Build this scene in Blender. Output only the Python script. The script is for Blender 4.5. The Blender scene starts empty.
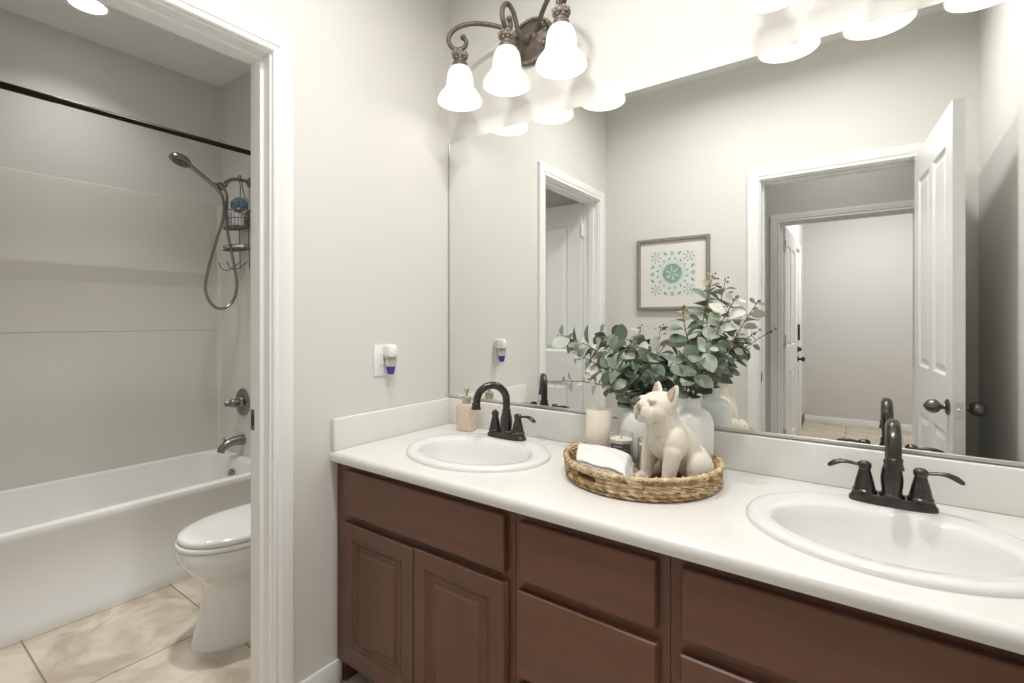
import bpy, bmesh, math, random
from math import pi, sin, cos, radians as R
from mathutils import Vector, Matrix, noise

C = bpy.context.scene
COL = C.collection

# ------------------------------------------------------------------ camera
cam = bpy.data.objects.new('camera', bpy.data.cameras.new('camera'))
COL.objects.link(cam)
cam.data.sensor_width = 36.0
cam.data.lens = 489.33 / 1024 * 36
cam.data.shift_y = -20.24 / 1024
cam.data.clip_start = 0.02
cam.location = (1.475, -1.5774, 1.2453)
cam.rotation_euler = (R(90), 0, 0.6241)
C.camera = cam

# ------------------------------------------------------------------ world, exposure
w = bpy.data.worlds.new('world'); C.world = w; w.use_nodes = True
w.node_tree.nodes['Background'].inputs[0].default_value = (0.9, 0.95, 1.0, 1)
w.node_tree.nodes['Background'].inputs[1].default_value = 0.3
C.view_settings.view_transform = 'Standard'
C.view_settings.look = 'None'
C.view_settings.gamma = 1.0
C.view_settings.use_curve_mapping = False
C.view_settings.exposure = 0.41
C.cycles.diffuse_bounces = 8
C.cycles.max_bounces = 14
SHADE_EMIT = 0.40          # glow of the vanity lamp glass
BULB_W = 0.32              # bulb inside each shade
FILL_BATH_W = 8.8
CAN_TUB_W = 1.8
FILL_TOILET_W = 5.6
FILL_HALL_W = 3.4
FILL_FAR_W = 24.0
WARM = (1.0, 0.985, 0.965)

def point_light(name, loc, watts, col, radius, parent=None):
    l = bpy.data.lights.new(name, 'POINT'); l.energy = watts; l.color = col; l.shadow_soft_size = radius
    o = bpy.data.objects.new(name, l); COL.objects.link(o); o.location = loc
    return o
def disc_light(name, loc, watts, col, size, spread=pi):
    l = bpy.data.lights.new(name, 'AREA'); l.shape = 'DISK'; l.size = size; l.energy = watts; l.color = col; l.spread = spread
    o = bpy.data.objects.new(name, l); COL.objects.link(o); o.location = loc
    return o

# ------------------------------------------------------------------ materials
def mat(name, col, rough=0.5, metal=0.0, coat=0.0, noise_amt=0.0, noise_scale=8.0, bump=0.0, bump_scale=120.0,
        stretch=None, emit=None, emit_s=0.0, trans=0.0, ior=1.45, sss=0.0, col2=None, detail=4.0, spec=0.5):
    m = bpy.data.materials.new(name); m.use_nodes = True
    nt = m.node_tree; b = nt.nodes['Principled BSDF']
    b.inputs['Base Color'].default_value = (*col, 1)
    b.inputs['Roughness'].default_value = rough
    b.inputs['Metallic'].default_value = metal
    b.inputs['Coat Weight'].default_value = coat
    b.inputs['Coat Roughness'].default_value = 0.1
    b.inputs['Transmission Weight'].default_value = trans
    b.inputs['IOR'].default_value = ior
    b.inputs['Specular IOR Level'].default_value = spec
    if sss:
        b.inputs['Subsurface Weight'].default_value = sss
        b.inputs['Subsurface Radius'].default_value = (0.02, 0.015, 0.01)
    if emit:
        b.inputs['Emission Color'].default_value = (*emit, 1)
        b.inputs['Emission Strength'].default_value = emit_s
    if noise_amt or bump:
        tc = nt.nodes.new('ShaderNodeTexCoord'); mp = nt.nodes.new('ShaderNodeMapping')
        nt.links.new(tc.outputs['Object'], mp.inputs[0])
        if stretch: mp.inputs['Scale'].default_value = stretch
    if noise_amt:
        n = nt.nodes.new('ShaderNodeTexNoise'); n.inputs['Scale'].default_value = noise_scale; n.inputs['Detail'].default_value = detail
        nt.links.new(mp.outputs[0], n.inputs['Vector'])
        cr = nt.nodes.new('ShaderNodeValToRGB')
        c2 = col2 or tuple(max(0, c * (1 - noise_amt)) for c in col)
        cr.color_ramp.elements[0].position = 0.3; cr.color_ramp.elements[0].color = (*c2, 1)
        cr.color_ramp.elements[1].position = 0.7; cr.color_ramp.elements[1].color = (*col, 1)
        nt.links.new(n.outputs['Fac'], cr.inputs[0]); nt.links.new(cr.outputs[0], b.inputs['Base Color'])
    if bump:
        n2 = nt.nodes.new('ShaderNodeTexNoise'); n2.inputs['Scale'].default_value = bump_scale; n2.inputs['Detail'].default_value = 3
        nt.links.new(mp.outputs[0], n2.inputs['Vector'])
        bp = nt.nodes.new('ShaderNodeBump'); bp.inputs['Strength'].default_value = bump; bp.inputs['Distance'].default_value = 0.002
        nt.links.new(n2.outputs['Fac'], bp.inputs['Height']); nt.links.new(bp.outputs[0], b.inputs['Normal'])
    return m

M = {}
M['wall'] = mat('wall_paint', (0.695, 0.685, 0.652), 0.6, noise_amt=0.015, noise_scale=3, bump=0.12, bump_scale=160)
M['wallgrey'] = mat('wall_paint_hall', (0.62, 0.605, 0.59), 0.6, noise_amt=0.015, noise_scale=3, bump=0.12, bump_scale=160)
M['ceiling'] = mat('ceiling_paint', (0.80, 0.80, 0.79), 0.8, noise_amt=0.02, noise_scale=4, bump=0.15, bump_scale=90)
M['trim'] = mat('trim_white', (0.84, 0.84, 0.83), 0.32, noise_amt=0.01, noise_scale=5)
M['door'] = mat('door_white', (0.80, 0.80, 0.80), 0.28, noise_amt=0.01, noise_scale=5)
M['counter'] = mat('counter_white', (0.775, 0.768, 0.742), 0.22, coat=0.2, noise_amt=0.02, noise_scale=30)
M['porcelain'] = mat('porcelain', (0.775, 0.775, 0.76), 0.12, coat=0.4, noise_amt=0.006, noise_scale=4)
M['acrylic'] = mat('tub_acrylic', (0.80, 0.80, 0.79), 0.22, coat=0.2, noise_amt=0.01, noise_scale=4)
M['surround'] = mat('surround_panel', (0.66, 0.645, 0.595), 0.35, noise_amt=0.01, noise_scale=3)
M['wood'] = mat('wood_brown', (0.138, 0.060, 0.035), 0.34, coat=0.22, noise_amt=0.2, noise_scale=7, stretch=(6, 6, 0.7), bump=0.06, bump_scale=50, detail=6)
M['woodh'] = mat('wood_brown_horizontal', (0.142, 0.061, 0.035), 0.34, coat=0.22, noise_amt=0.2, noise_scale=7, stretch=(0.7, 6, 6), bump=0.06, bump_scale=50, detail=6)
M['wooddark'] = mat('wood_dark', (0.035, 0.02, 0.014), 0.5, noise_amt=0.2, noise_scale=7, stretch=(6, 6, 0.7))
M['bronze'] = mat('oil_rubbed_bronze', (0.095, 0.086, 0.081), 0.23, metal=0.85, noise_amt=0.35, noise_scale=60)
M['rod'] = mat('rod_bronze', (0.018, 0.014, 0.012), 0.35, metal=0.7, noise_amt=0.2, noise_scale=30)
M['nickel'] = mat('brushed_nickel', (0.28, 0.26, 0.235), 0.28, metal=1.0, noise_amt=0.1, noise_scale=50)
M['pewter'] = mat('dark_nickel', (0.20, 0.19, 0.175), 0.32, metal=1.0, noise_amt=0.12, noise_scale=50)
M['chrome'] = mat('satin_metal', (0.62, 0.61, 0.59), 0.25, metal=1.0, noise_amt=0.03, noise_scale=30)
M['antique'] = mat('antique_bronze', (0.19, 0.155, 0.13), 0.5, metal=0.35, noise_amt=0.45, noise_scale=45)
M['antique2'] = mat('antique_ornament', (0.42, 0.36, 0.31), 0.55, metal=0.25, noise_amt=0.7, noise_scale=90)
M['mirror'] = mat('mirror_silver', (0.885, 0.90, 0.885), 0.0, metal=1.0)
M['mirror'].node_tree.nodes['Principled BSDF'].inputs['Specular IOR Level'].default_value = 0.5
M['channel'] = mat('channel_metal', (0.66, 0.66, 0.64), 0.3, metal=0.9, noise_amt=0.05, noise_scale=20)
M['shade'] = mat('lamp_glass', (0.52, 0.49, 0.44), 0.35, emit=(1.0, 0.965, 0.91), emit_s=SHADE_EMIT, noise_amt=0.02, noise_scale=30)
M['bulb'] = mat('bulb_glow', (1, 1, 1), 0.4, emit=(1.0, 0.96, 0.9), emit_s=1.6)
M['lens'] = mat('can_lens', (1, 1, 1), 0.4, emit=(1.0, 0.97, 0.92), emit_s=6.0)
M['ceramic'] = mat('vase_white', (0.84, 0.84, 0.83), 0.45, noise_amt=0.02, noise_scale=14, bump=0.05, bump_scale=60)
M['candle'] = mat('candle_wax', (0.86, 0.80, 0.68), 0.45, sss=0.3, noise_amt=0.02, noise_scale=20)
M['wick'] = mat('wick', (0.05, 0.045, 0.04), 0.9, noise_amt=0.3, noise_scale=80)
M['towel'] = mat('towel_white', (0.79, 0.78, 0.765), 0.9, noise_amt=0.02, noise_scale=20, bump=0.5, bump_scale=600)
M['resin'] = mat('dog_resin', (0.70, 0.655, 0.565), 0.55, noise_amt=0.0, noise_scale=12, bump=0.4, bump_scale=110)
M['resin2'] = mat('dog_resin_shadow', (0.50, 0.44, 0.375), 0.6, noise_amt=0.1, noise_scale=30)
M['resin3'] = mat('inner_ear', (0.52, 0.39, 0.32), 0.6, noise_amt=0.15, noise_scale=30)
M['label'] = mat('jar_label', (0.07, 0.075, 0.085), 0.5, noise_amt=0.05, noise_scale=30)
M['labeltext'] = mat('label_text', (0.35, 0.35, 0.36), 0.5, noise_amt=0.05, noise_scale=30)
M['leafd'] = mat('leaf_dark', (0.105, 0.16, 0.105), 0.45, noise_amt=0.3, noise_scale=40)
M['leafm'] = mat('leaf_mid', (0.21, 0.275, 0.20), 0.5, noise_amt=0.25, noise_scale=40)
M['leafp'] = mat('leaf_pale', (0.44, 0.485, 0.40), 0.55, noise_amt=0.2, noise_scale=40)
M['leafw'] = mat('leaf_silver', (0.62, 0.63, 0.55), 0.55, noise_amt=0.15, noise_scale=40)
M['leafy'] = mat('leaf_olive', (0.36, 0.34, 0.17), 0.55, noise_amt=0.3, noise_scale=40)
M['twig'] = mat('twig', (0.20, 0.15, 0.10), 0.7, noise_amt=0.3, noise_scale=50)
M['bud'] = mat('bud', (0.30, 0.17, 0.14), 0.6, noise_amt=0.3, noise_scale=60)
M['plastic'] = mat('plastic_white', (0.84, 0.84, 0.82), 0.3, noise_amt=0.01, noise_scale=10)
M['slot'] = mat('slot_dark', (0.03, 0.03, 0.03), 0.6, noise_amt=0.1, noise_scale=10)
M['purple'] = mat('purple_oil', (0.10, 0.06, 0.42), 0.12, trans=0.3, noise_amt=0.1, noise_scale=20)
M['clear'] = mat('clear_plastic', (0.80, 0.80, 0.86), 0.1, trans=0.6, noise_amt=0.02, noise_scale=20)
M['glass'] = mat('jar_glass', (0.97, 0.97, 0.95), 0.03, trans=0.95, noise_amt=0.005, noise_scale=10)
M['pink'] = mat('pink_glass', (0.90, 0.735, 0.62), 0.12, trans=0.3, noise_amt=0.12, noise_scale=45, bump=0.35, bump_scale=60)
M['pump'] = mat('pump_champagne', (0.55, 0.51, 0.44), 0.35, metal=0.8, noise_amt=0.1, noise_scale=40)
M['frame'] = mat('frame_greige_wood', (0.31, 0.275, 0.23), 0.55, noise_amt=0.25, noise_scale=12, stretch=(4, 4, 4))
M['matboard'] = mat('mat_board', (0.78, 0.755, 0.71), 0.8, noise_amt=0.01, noise_scale=20)
M['paper'] = mat('print_paper', (0.73, 0.76, 0.72), 0.8, noise_amt=0.06, noise_scale=14)
M['inkg'] = mat('ink_green', (0.36, 0.52, 0.44), 0.8, noise_amt=0.45, noise_scale=55)
M['inkd'] = mat('ink_grey', (0.34, 0.42, 0.41), 0.8, noise_amt=0.3, noise_scale=60)
M['inkl'] = mat('ink_pale', (0.55, 0.70, 0.62), 0.8, noise_amt=0.3, noise_scale=60)
M['blue'] = mat('cloth_blue', (0.20, 0.29, 0.37), 0.95, noise_amt=0.5, noise_scale=50, bump=0.8, bump_scale=150)
M['pouf'] = mat('bottle_frosted', (0.66, 0.67, 0.68), 0.35, trans=0.0, noise_amt=0.1, noise_scale=30)
WK = [mat('wicker_tan', (0.66, 0.46, 0.25), 0.75, noise_amt=0.55, noise_scale=55, bump=0.6, bump_scale=260),
      mat('wicker_pale', (0.80, 0.63, 0.40), 0.75, noise_amt=0.45, noise_scale=55, bump=0.6, bump_scale=260),
      mat('wicker_brown', (0.46, 0.27, 0.13), 0.75, noise_amt=0.5, noise_scale=55, bump=0.6, bump_scale=260)]

def tile_mat():
    m = bpy.data.materials.new('floor_tile'); m.use_nodes = True; nt = m.node_tree; b = nt.nodes['Principled BSDF']
    tc = nt.nodes.new('ShaderNodeTexCoord'); mp = nt.nodes.new('ShaderNodeMapping')
    mp.inputs['Location'].default_value = (1.181, 1.148, 0)
    nt.links.new(tc.outputs['Object'], mp.inputs[0])
    br = nt.nodes.new('ShaderNodeTexBrick'); br.offset = 0; br.squash = 1
    br.inputs['Scale'].default_value = 1; br.inputs['Brick Width'].default_value = 0.497; br.inputs['Row Height'].default_value = 0.503
    br.inputs['Mortar Size'].default_value = 0.0035; br.inputs['Mortar Smooth'].default_value = 0.2
    br.inputs['Color1'].default_value = (0, 0, 0, 1); br.inputs['Color2'].default_value = (0.25, 0.25, 0.25, 1)
    nt.links.new(mp.outputs[0], br.inputs['Vector'])
    n = nt.nodes.new('ShaderNodeTexNoise'); n.inputs['Scale'].default_value = 5; n.inputs['Detail'].default_value = 8; n.inputs['Distortion'].default_value = 1.6
    nt.links.new(tc.outputs['Object'], n.inputs['Vector'])
    cr = nt.nodes.new('ShaderNodeValToRGB')
    cr.color_ramp.elements[0].position = 0.32; cr.color_ramp.elements[0].color = (0.46, 0.39, 0.30, 1)
    cr.color_ramp.elements[1].position = 0.62; cr.color_ramp.elements[1].color = (0.66, 0.60, 0.50, 1)
    nt.links.new(n.outputs['Fac'], cr.inputs[0])
    mx = nt.nodes.new('ShaderNodeMix'); mx.data_type = 'RGBA'
    mx.inputs['B'].default_value = (0.26, 0.215, 0.16, 1)
    nt.links.new(br.outputs['Fac'], mx.inputs['Factor']); nt.links.new(cr.outputs[0], mx.inputs['A'])
    nt.links.new(mx.outputs['Result'], b.inputs['Base Color'])
    b.inputs['Roughness'].default_value = 0.35
    bp = nt.nodes.new('ShaderNodeBump'); bp.inputs['Strength'].default_value = 0.5; bp.inputs['Distance'].default_value = 0.002; bp.invert = True
    nt.links.new(br.outputs['Fac'], bp.inputs['Height']); nt.links.new(bp.outputs[0], b.inputs['Normal'])
    return m
M['tile'] = tile_mat()

# ------------------------------------------------------------------ mesh helpers
def BM(): return bmesh.new()

def box(bm, x0, x1, y0, y1, z0, z1, bev=0.0, seg=2, mi=0):
    vs = [bm.verts.new(p) for p in ((x0,y0,z0),(x1,y0,z0),(x1,y1,z0),(x0,y1,z0),(x0,y0,z1),(x1,y0,z1),(x1,y1,z1),(x0,y1,z1))]
    fs = [bm.faces.new([vs[i] for i in q]) for q in ((0,3,2,1),(4,5,6,7),(0,1,5,4),(1,2,6,5),(2,3,7,6),(3,0,4,7))]
    for f in fs: f.material_index = mi
    if bev > 0:
        es = list({e for f in fs for e in f.edges})
        r = bmesh.ops.bevel(bm, geom=es, offset=bev, segments=seg, profile=0.5, affect='EDGES')
        for f in r['faces']: f.material_index = mi
    return vs

def loft(bm, rings, cap0=True, cap1=True, mi=0, close=True):
    vr = [[bm.verts.new(p) for p in r] for r in rings]
    n = len(vr[0])
    for a, b in zip(vr[:-1], vr[1:]):
        for i in range(n if close else n - 1):
            j = (i + 1) % n
            f = bm.faces.new((a[i], a[j], b[j], b[i])); f.material_index = mi
    if cap0: bm.faces.new(list(reversed(vr[0]))).material_index = mi
    if cap1: bm.faces.new(vr[-1]).material_index = mi
    return vr

def ring(cx, cy, z, a, b=None, n=40, p=2.0, rot=0.0):
    b = a if b is None else b; o = []
    for i in range(n):
        t = 2 * pi * i / n
        x = a * math.copysign(abs(cos(t)) ** (2 / p), cos(t)); y = b * math.copysign(abs(sin(t)) ** (2 / p), sin(t))
        o.append(Vector((cx + x * cos(rot) - y * sin(rot), cy + x * sin(rot) + y * cos(rot), z)))
    return o

def lathe(bm, prof, loc=(0,0,0), axis='z', n=32, mi=0, cap0=True, cap1=True, mtx=None, flute=0, fa=0.0):
    rings = []
    for r, z in prof:
        rr = []
        for i in range(n):
            t = 2 * pi * i / n
            q = max(r, 1e-5) * (1 + fa * cos(flute * t) if flute else 1)
            p = Vector((q * cos(t), q * sin(t), z))
            if axis == 'y': p = Vector((p.x, -p.z, p.y))
            elif axis == '-y': p = Vector((-p.x, p.z, p.y))
            elif axis == 'x': p = Vector((p.z, p.x, p.y))
            elif axis == '-x': p = Vector((-p.z, -p.x, p.y))
            if mtx: p = mtx @ p
            rr.append(p + Vector(loc))
        rings.append(rr)
    return loft(bm, rings, cap0, cap1, mi)

def tube(bm, pts, rad, n=10, mi=0, closed=False, flat=1.0, up0=None):
    pts = [Vector(p) for p in pts]; N = len(pts)
    rads = rad if isinstance(rad, (list, tuple)) else [rad] * N
    tans = []
    for i in range(N):
        if closed: t = pts[(i + 1) % N] - pts[i - 1]
        else: t = pts[min(i + 1, N - 1)] - pts[max(i - 1, 0)]
        tans.append(t.normalized() if t.length > 1e-9 else Vector((0, 0, 1)))
    up = Vector(up0) if up0 else (Vector((0, 0, 1)) if abs(tans[0].z) < 0.9 else Vector((1, 0, 0)))
    rings = []
    for i in range(N):
        t = tans[i]; s = t.cross(up)
        if s.length < 1e-6: s = t.orthogonal()
        s.normalize(); up = s.cross(t).normalized()
        rings.append([pts[i] + (s * cos(2 * pi * k / n) + up * sin(2 * pi * k / n) * flat) * rads[i] for k in range(n)])
    if closed:
        vr = [[bm.verts.new(p) for p in r] for r in rings]
        best, off = 1e9, 0
        for o in range(n):
            d = (rings[-1][o] - rings[0][0]).length
            if d < best: best, off = d, o
        for a in range(N):
            A, B = vr[a], vr[(a + 1) % N]
            sh = 0 if a < N - 1 else off
            for i in range(n):
                f = bm.faces.new((A[(i + sh) % n], A[(i + 1 + sh) % n], B[(i + 1) % n], B[i])); f.material_index = mi
    else:
        loft(bm, rings, True, True, mi)

def bez(pts, per=8, closed=False):
    """Catmull-Rom through points"""
    P = [Vector(p) for p in pts]; n = len(P); o = []
    rng = range(n if closed else n - 1)
    for i in rng:
        if closed: a, b, c, d = P[(i-1) % n], P[i], P[(i+1) % n], P[(i+2) % n]
        else: a, b, c, d = P[max(i-1,0)], P[i], P[i+1], P[min(i+2,n-1)]
        for k in range(per):
            t = k / per
            o.append(0.5 * ((2*b) + (c-a)*t + (2*a-5*b+4*c-d)*t*t + (3*b-a-3*c+d)*t**3))
    if not closed: o.append(P[-1])
    return o

def sphere(bm, c, r, seg=16, rg=10, mi=0, mtx=None):
    if not isinstance(r, (tuple, list)): r = (r, r, r)
    m = Matrix.Translation(Vector(c)) @ (mtx if mtx else Matrix.Identity(4)) @ Matrix.Diagonal((*r, 1))
    g = bmesh.ops.create_uvsphere(bm, u_segments=seg, v_segments=rg, radius=1.0, matrix=m)
    for v in g['verts']:
        for f in v.link_faces: f.material_index = mi

def panel_grid(bm, us, vs, panels, fn, rings=((0, 0), (0.012, -0.007), (0.03, -0.007), (0.05, -0.001)), flip=False, mi=0):
    """flat face split at us/vs; the cells in panels get nested raised-panel rings. fn(u,v,d)->point"""
    def face(pts):
        v = [bm.verts.new(fn(*p)) for p in (reversed(pts) if flip else pts)]
        bm.faces.new(v).material_index = mi
    for i in range(len(us) - 1):
        for j in range(len(vs) - 1):
            u0, u1, v0, v1 = us[i], us[i+1], vs[j], vs[j+1]
            if (i, j) not in panels:
                face([(u0,v0,0),(u1,v0,0),(u1,v1,0),(u0,v1,0)]); continue
            prev = None
            for ins, d in rings:
                q = [(u0+ins,v0+ins,d),(u1-ins,v0+ins,d),(u1-ins,v1-ins,d),(u0+ins,v1-ins,d)]
                if prev:
                    for k in range(4):
                        l = (k + 1) % 4
                        face([prev[k], prev[l], q[l], q[k]])
                prev = q
            face(prev)

def casing(bm, a, b, h, fn, prof, mi=0):
    """door casing swept round an opening a..b, height h. prof = (outward, thickness) pairs"""
    rings = []
    for k in range(4):
        rr = []
        for wd, d in prof:
            p = [(a - wd, 0), (a - wd, h + wd), (b + wd, h + wd), (b + wd, 0)][k]
            rr.append(Vector(fn(p[0], p[1], d)))
        rings.append(rr)
    loft(bm, rings, True, True, mi)
CAS = [(0.0, 0.0), (0.0, 0.010), (0.004, 0.014), (0.010, 0.014), (0.014, 0.011), (0.018, 0.011), (0.024, 0.015), (0.050, 0.019), (0.060, 0.018), (0.064, 0.014), (0.064, 0.0)]

def finish(bm, ang=35, smooth=True):
    bmesh.ops.recalc_face_normals(bm, faces=bm.faces)
    lim = R(ang)
    for f in bm.faces: f.smooth = smooth
    for e in bm.edges:
        if len(e.link_faces) == 2:
            try: e.smooth = e.calc_face_angle() < lim
            except ValueError: e.smooth = True

WLOC = {}
def tag(o, label, cat, group=None, kind=None):
    if label: o['label'] = label
    if cat: o['category'] = cat
    if group: o['group'] = group
    if kind: o['kind'] = kind
    return o

def obj(name, bm, mats, parent=None, local=False, origin=None, ang=35, smooth=True, fin=True):
    if fin: finish(bm, ang, smooth)
    if local: loc = Vector((0, 0, 0))
    elif parent is not None:
        base = WLOC[parent.name]; bmesh.ops.translate(bm, vec=-base, verts=bm.verts); loc = Vector((0, 0, 0))
    elif origin is not None:
        loc = Vector(origin); bmesh.ops.translate(bm, vec=-loc, verts=bm.verts)
    else:
        xs = [v.co.x for v in bm.verts]; ys = [v.co.y for v in bm.verts]; zs = [v.co.z for v in bm.verts]
        loc = Vector(((min(xs)+max(xs))/2, (min(ys)+max(ys))/2, min(zs))); bmesh.ops.translate(bm, vec=-loc, verts=bm.verts)
    me = bpy.data.meshes.new(name); bm.to_mesh(me); bm.free()
    for m_ in (mats if isinstance(mats, (list, tuple)) else [mats]): me.materials.append(m_)
    o = bpy.data.objects.new(name, me); COL.objects.link(o)
    if parent is not None: o.parent = parent
    o.location = loc
    WLOC[o.name] = (WLOC[parent.name].copy() if (parent is not None and not local) else loc.copy())
    return o

def thing(name, label, cat, loc=(0,0,0), rotz=0, group=None):
    o = bpy.data.objects.new(name, None); COL.objects.link(o); o.location = loc; o.rotation_euler = (0, 0, rotz)
    o.empty_display_size = 0.05
    WLOC[o.name] = Vector(loc)
    return tag(o, label, cat, group)

def dup(root, loc, rotz=None, label=None):
    r = root.copy(); COL.objects.link(r); r.location = loc
    if rotz is not None: r.rotation_euler = (0, 0, rotz)
    if label: r['label'] = label
    for ch in list(root.children):
        c = ch.copy(); COL.objects.link(c); c.parent = r
        for g in list(ch.children):
            d = g.copy(); COL.objects.link(d); d.parent = c
    return r

def struct(name, bm, m, parent=None, origin=(0,0,0), label=None, **kw):
    o = obj(name, bm, m, parent, origin=None if parent else origin, **kw)
    if not parent:
        o['kind'] = 'structure'
        if label: o['label'] = label
    return o

# ------------------------------------------------------------------ the room
RX = 1.915          # right wall
OW = -1.616         # wall opposite the mirror
CEIL = 2.768
BX, PY = -1.93, -0.10   # wall behind the tub, wall with the tub spout
HY = -2.91          # hall's far wall
FY = -5.50          # far room's end wall

b = BM(); box(b, -2.05, 3.0, -5.65, 0.15, -0.10, 0.0)
struct('floor', b, M['tile'], label='beige stone look tile floor with thin dark grout')

b = BM()
box(b, -0.115, 0.0, -0.785, 0.0, 0, CEIL); box(b, -0.115, 0.0, OW, -1.505, 0, CEIL); box(b, -0.115, 0.0, -1.505, -0.785, 2.075, CEIL)
struct('wall_left', b, M['wall'], label='greige wall with the doorway to the tub room')
b = BM(); box(b, -0.115, RX + 0.12, 0.0, 0.12, 0, CEIL)
struct('wall_back', b, M['wall'], label='greige wall behind the vanity mirror')
b = BM(); box(b, RX, RX + 0.12, OW - 0.115, 0.0, 0, CEIL)
struct('wall_right', b, M['wall'], label='greige wall at the right end of the vanity')
OA, OB, OH = 0.970, 1.725, 2.075
b = BM()
box(b, 0.0 - 0.115, OA, OW - 0.115, OW, 0, CEIL); box(b, OB, RX, OW - 0.115, OW, 0, CEIL); box(b, OA, OB, OW - 0.115, OW, OH, CEIL)
struct('wall_front', b, M['wall'], label='greige wall opposite the mirror with the hall doorway')
b = BM(); box(b, -0.115, RX + 0.12, OW - 0.115, 0.12, CEIL, CEIL + 0.08)
struct('ceiling', b, M['ceiling'], label='white ceiling over the vanity room')

# tub room shell
b = BM(); box(b, BX - 0.12, BX, -1.75, 0.02, 0, CEIL)
struct('wall_tub_back', b, M['wall'], label='greige wall along the tub')
b = BM(); box(b, BX, -0.115, PY, 0.02, 0, CEIL)
struct('wall_tub_end', b, M['wall'], label='greige wall carrying the shower arm and tub spout')
b = BM(); box(b, BX, -0.115, -1.75, -1.625, 0, CEIL)
struct('wall_tub_near', b, M['wall'], label='greige wall at the near end of the tub room')
b = BM(); box(b, BX - 0.12, -0.115, -1.75, 0.02, CEIL, CEIL + 0.08)
struct('ceiling_tub', b, M['ceiling'], label='grey white ceiling over the tub')

# hall and far room shell
DA, DB, DH = 0.91, 1.78, 2.045
b = BM(); box(b, 0.12, 0.2, FY, OW - 0.115, 0, CEIL); box(b, 2.7, 2.8, FY, OW - 0.115, 0, CEIL)
struct('wall_hall', b, M['wallgrey'], label='greige side walls of the hall behind the doorway')
b = BM()
box(b, 0.2, DA, HY - 0.115, HY, 0, CEIL); box(b, DB, 2.7, HY - 0.115, HY, 0, CEIL); box(b, DA, DB, HY - 0.115, HY, DH, CEIL)
struct('wall_hall_far', b, M['wallgrey'], label='grey hall wall with a cased opening')
b = BM(); box(b, 0.2, 2.7, FY - 0.12, FY, 0, CEIL)
struct('wall_entry_end', b, M['wallgrey'], label='plain greige wall at the far end of the entry')
EA, EB, EH = -4.84, -3.90, 2.04
b = BM(); box(b, 0.78, 0.875, FY, EA, 0, CEIL); box(b, 0.78, 0.875, EB, HY - 0.115, 0, CEIL); box(b, 0.78, 0.875, EA, EB, EH, CEIL)
struct('wall_entry_side', b, M['wall'], label='pale entry wall holding the white outside door')
b = BM(); box(b, 0.12, 2.8, FY - 0.12, OW - 0.115, CEIL, CEIL + 0.08)
struct('ceiling_hall', b, M['ceiling'], label='white ceiling over hall and entry')

# --- casings and jambs (all white trim)
def jamb(bm, a, b_, h, fn, d0, d1, t=0.012, s0=None, s1=None):
    """lining boards of an opening between depths d0..d1, with a stop s0..s1"""
    def bb(u0, u1, z0, z1, e0, e1):
        p = [fn(u0, z0, e0), fn(u1, z1, e1)]
        box(bm, min(p[0][0], p[1][0]), max(p[0][0], p[1][0]), min(p[0][1], p[1][1]), max(p[0][1], p[1][1]), z0, z1)
    bb(a, a + t, 0, h, d0, d1); bb(b_ - t, b_, 0, h, d0, d1); bb(a + t, b_ - t, h - t, h, d0, d1)
    if s0 is not None:
        q = 0.011
        bb(a + t, a + t + q, 0, h - t, s0, s1); bb(b_ - t - q, b_ - t, 0, h - t, s0, s1); bb(a + t + q, b_ - t - q, h - t - q, h - t, s0, s1)

LF = lambda u, z, d: (d, u, z)                 # left wall, bath side
LB = lambda u, z, d: (-0.115 - d, u, z)        # left wall, tub side
OF = lambda u, z, d: (u, OW + d, z)            # opposite wall, bath side
OBK = lambda u, z, d: (u, OW - 0.115 - d, z)
HF = lambda u, z, d: (u, HY + d, z)
EF = lambda u, z, d: (0.875 + d, u, z)

b = BM(); casing(b, -1.505 + 0.006, -0.785 - 0.006, 2.075 - 0.006, LF, CAS)
struct('trim_1', b, M['trim'], label='white casing round the tub room doorway', ang=20)
b = BM(); casing(b, -1.505 + 0.006, -0.785 - 0.006, 2.075 - 0.006, LB, CAS)
jamb(b, -1.505, -0.785, 2.075, LF, 0.0, -0.115, s0=-0.036, s1=-0.070)
t2 = struct('trim_2', b, M['trim'], label='white door lining and stop of the tub room doorway', ang=20)
b = BM(); box(b, -0.112, -0.086, -0.7985, -0.797, 0.90, 0.965); box(b, -0.105, -0.093, -0.7992, -0.7985, 0.915, 0.95, mi=1)
struct('strike_plate', b, [M['pewter'], M['slot']], t2)
b = BM(); casing(b, OA + 0.006, OB - 0.006, OH - 0.006, OF, CAS)
struct('trim_3', b, M['trim'], label='white casing round the hall doorway', ang=20)
b = BM(); casing(b, OA + 0.006, OB - 0.006, OH - 0.006, OBK, CAS)
jamb(b, OA, OB, OH, OF, 0.0, -0.115, s0=-0.045, s1=-0.085)
t4 = struct('trim_4', b, M['trim'], label='white door lining of the hall doorway', ang=20)
b = BM(); box(b, OA + 0.0118, OA + 0.0138, OW - 0.036, OW - 0.004, 0.885, 0.945); box(b, OA + 0.0138, OA + 0.0142, OW - 0.028, OW - 0.014, 0.9, 0.93, mi=1)
struct('strike_plate', b, [M['pewter'], M['slot']], t4)
b = BM(); casing(b, DA + 0.006, DB - 0.006, DH - 0.006, HF, CAS); jamb(b, DA, DB, DH, HF, 0.0, -0.115, s0=-0.035, s1=-0.07)
struct('trim_5', b, M['trim'], label='white casing of the cased opening beyond the hall', ang=20)
b = BM(); casing(b, EA + 0.006, EB - 0.006, EH - 0.006, EF, CAS); jamb(b, EA, EB, EH, EF, 0.0, -0.09)
struct('trim_6', b, M['trim'], label='white casing of the outside door', ang=20)

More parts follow.
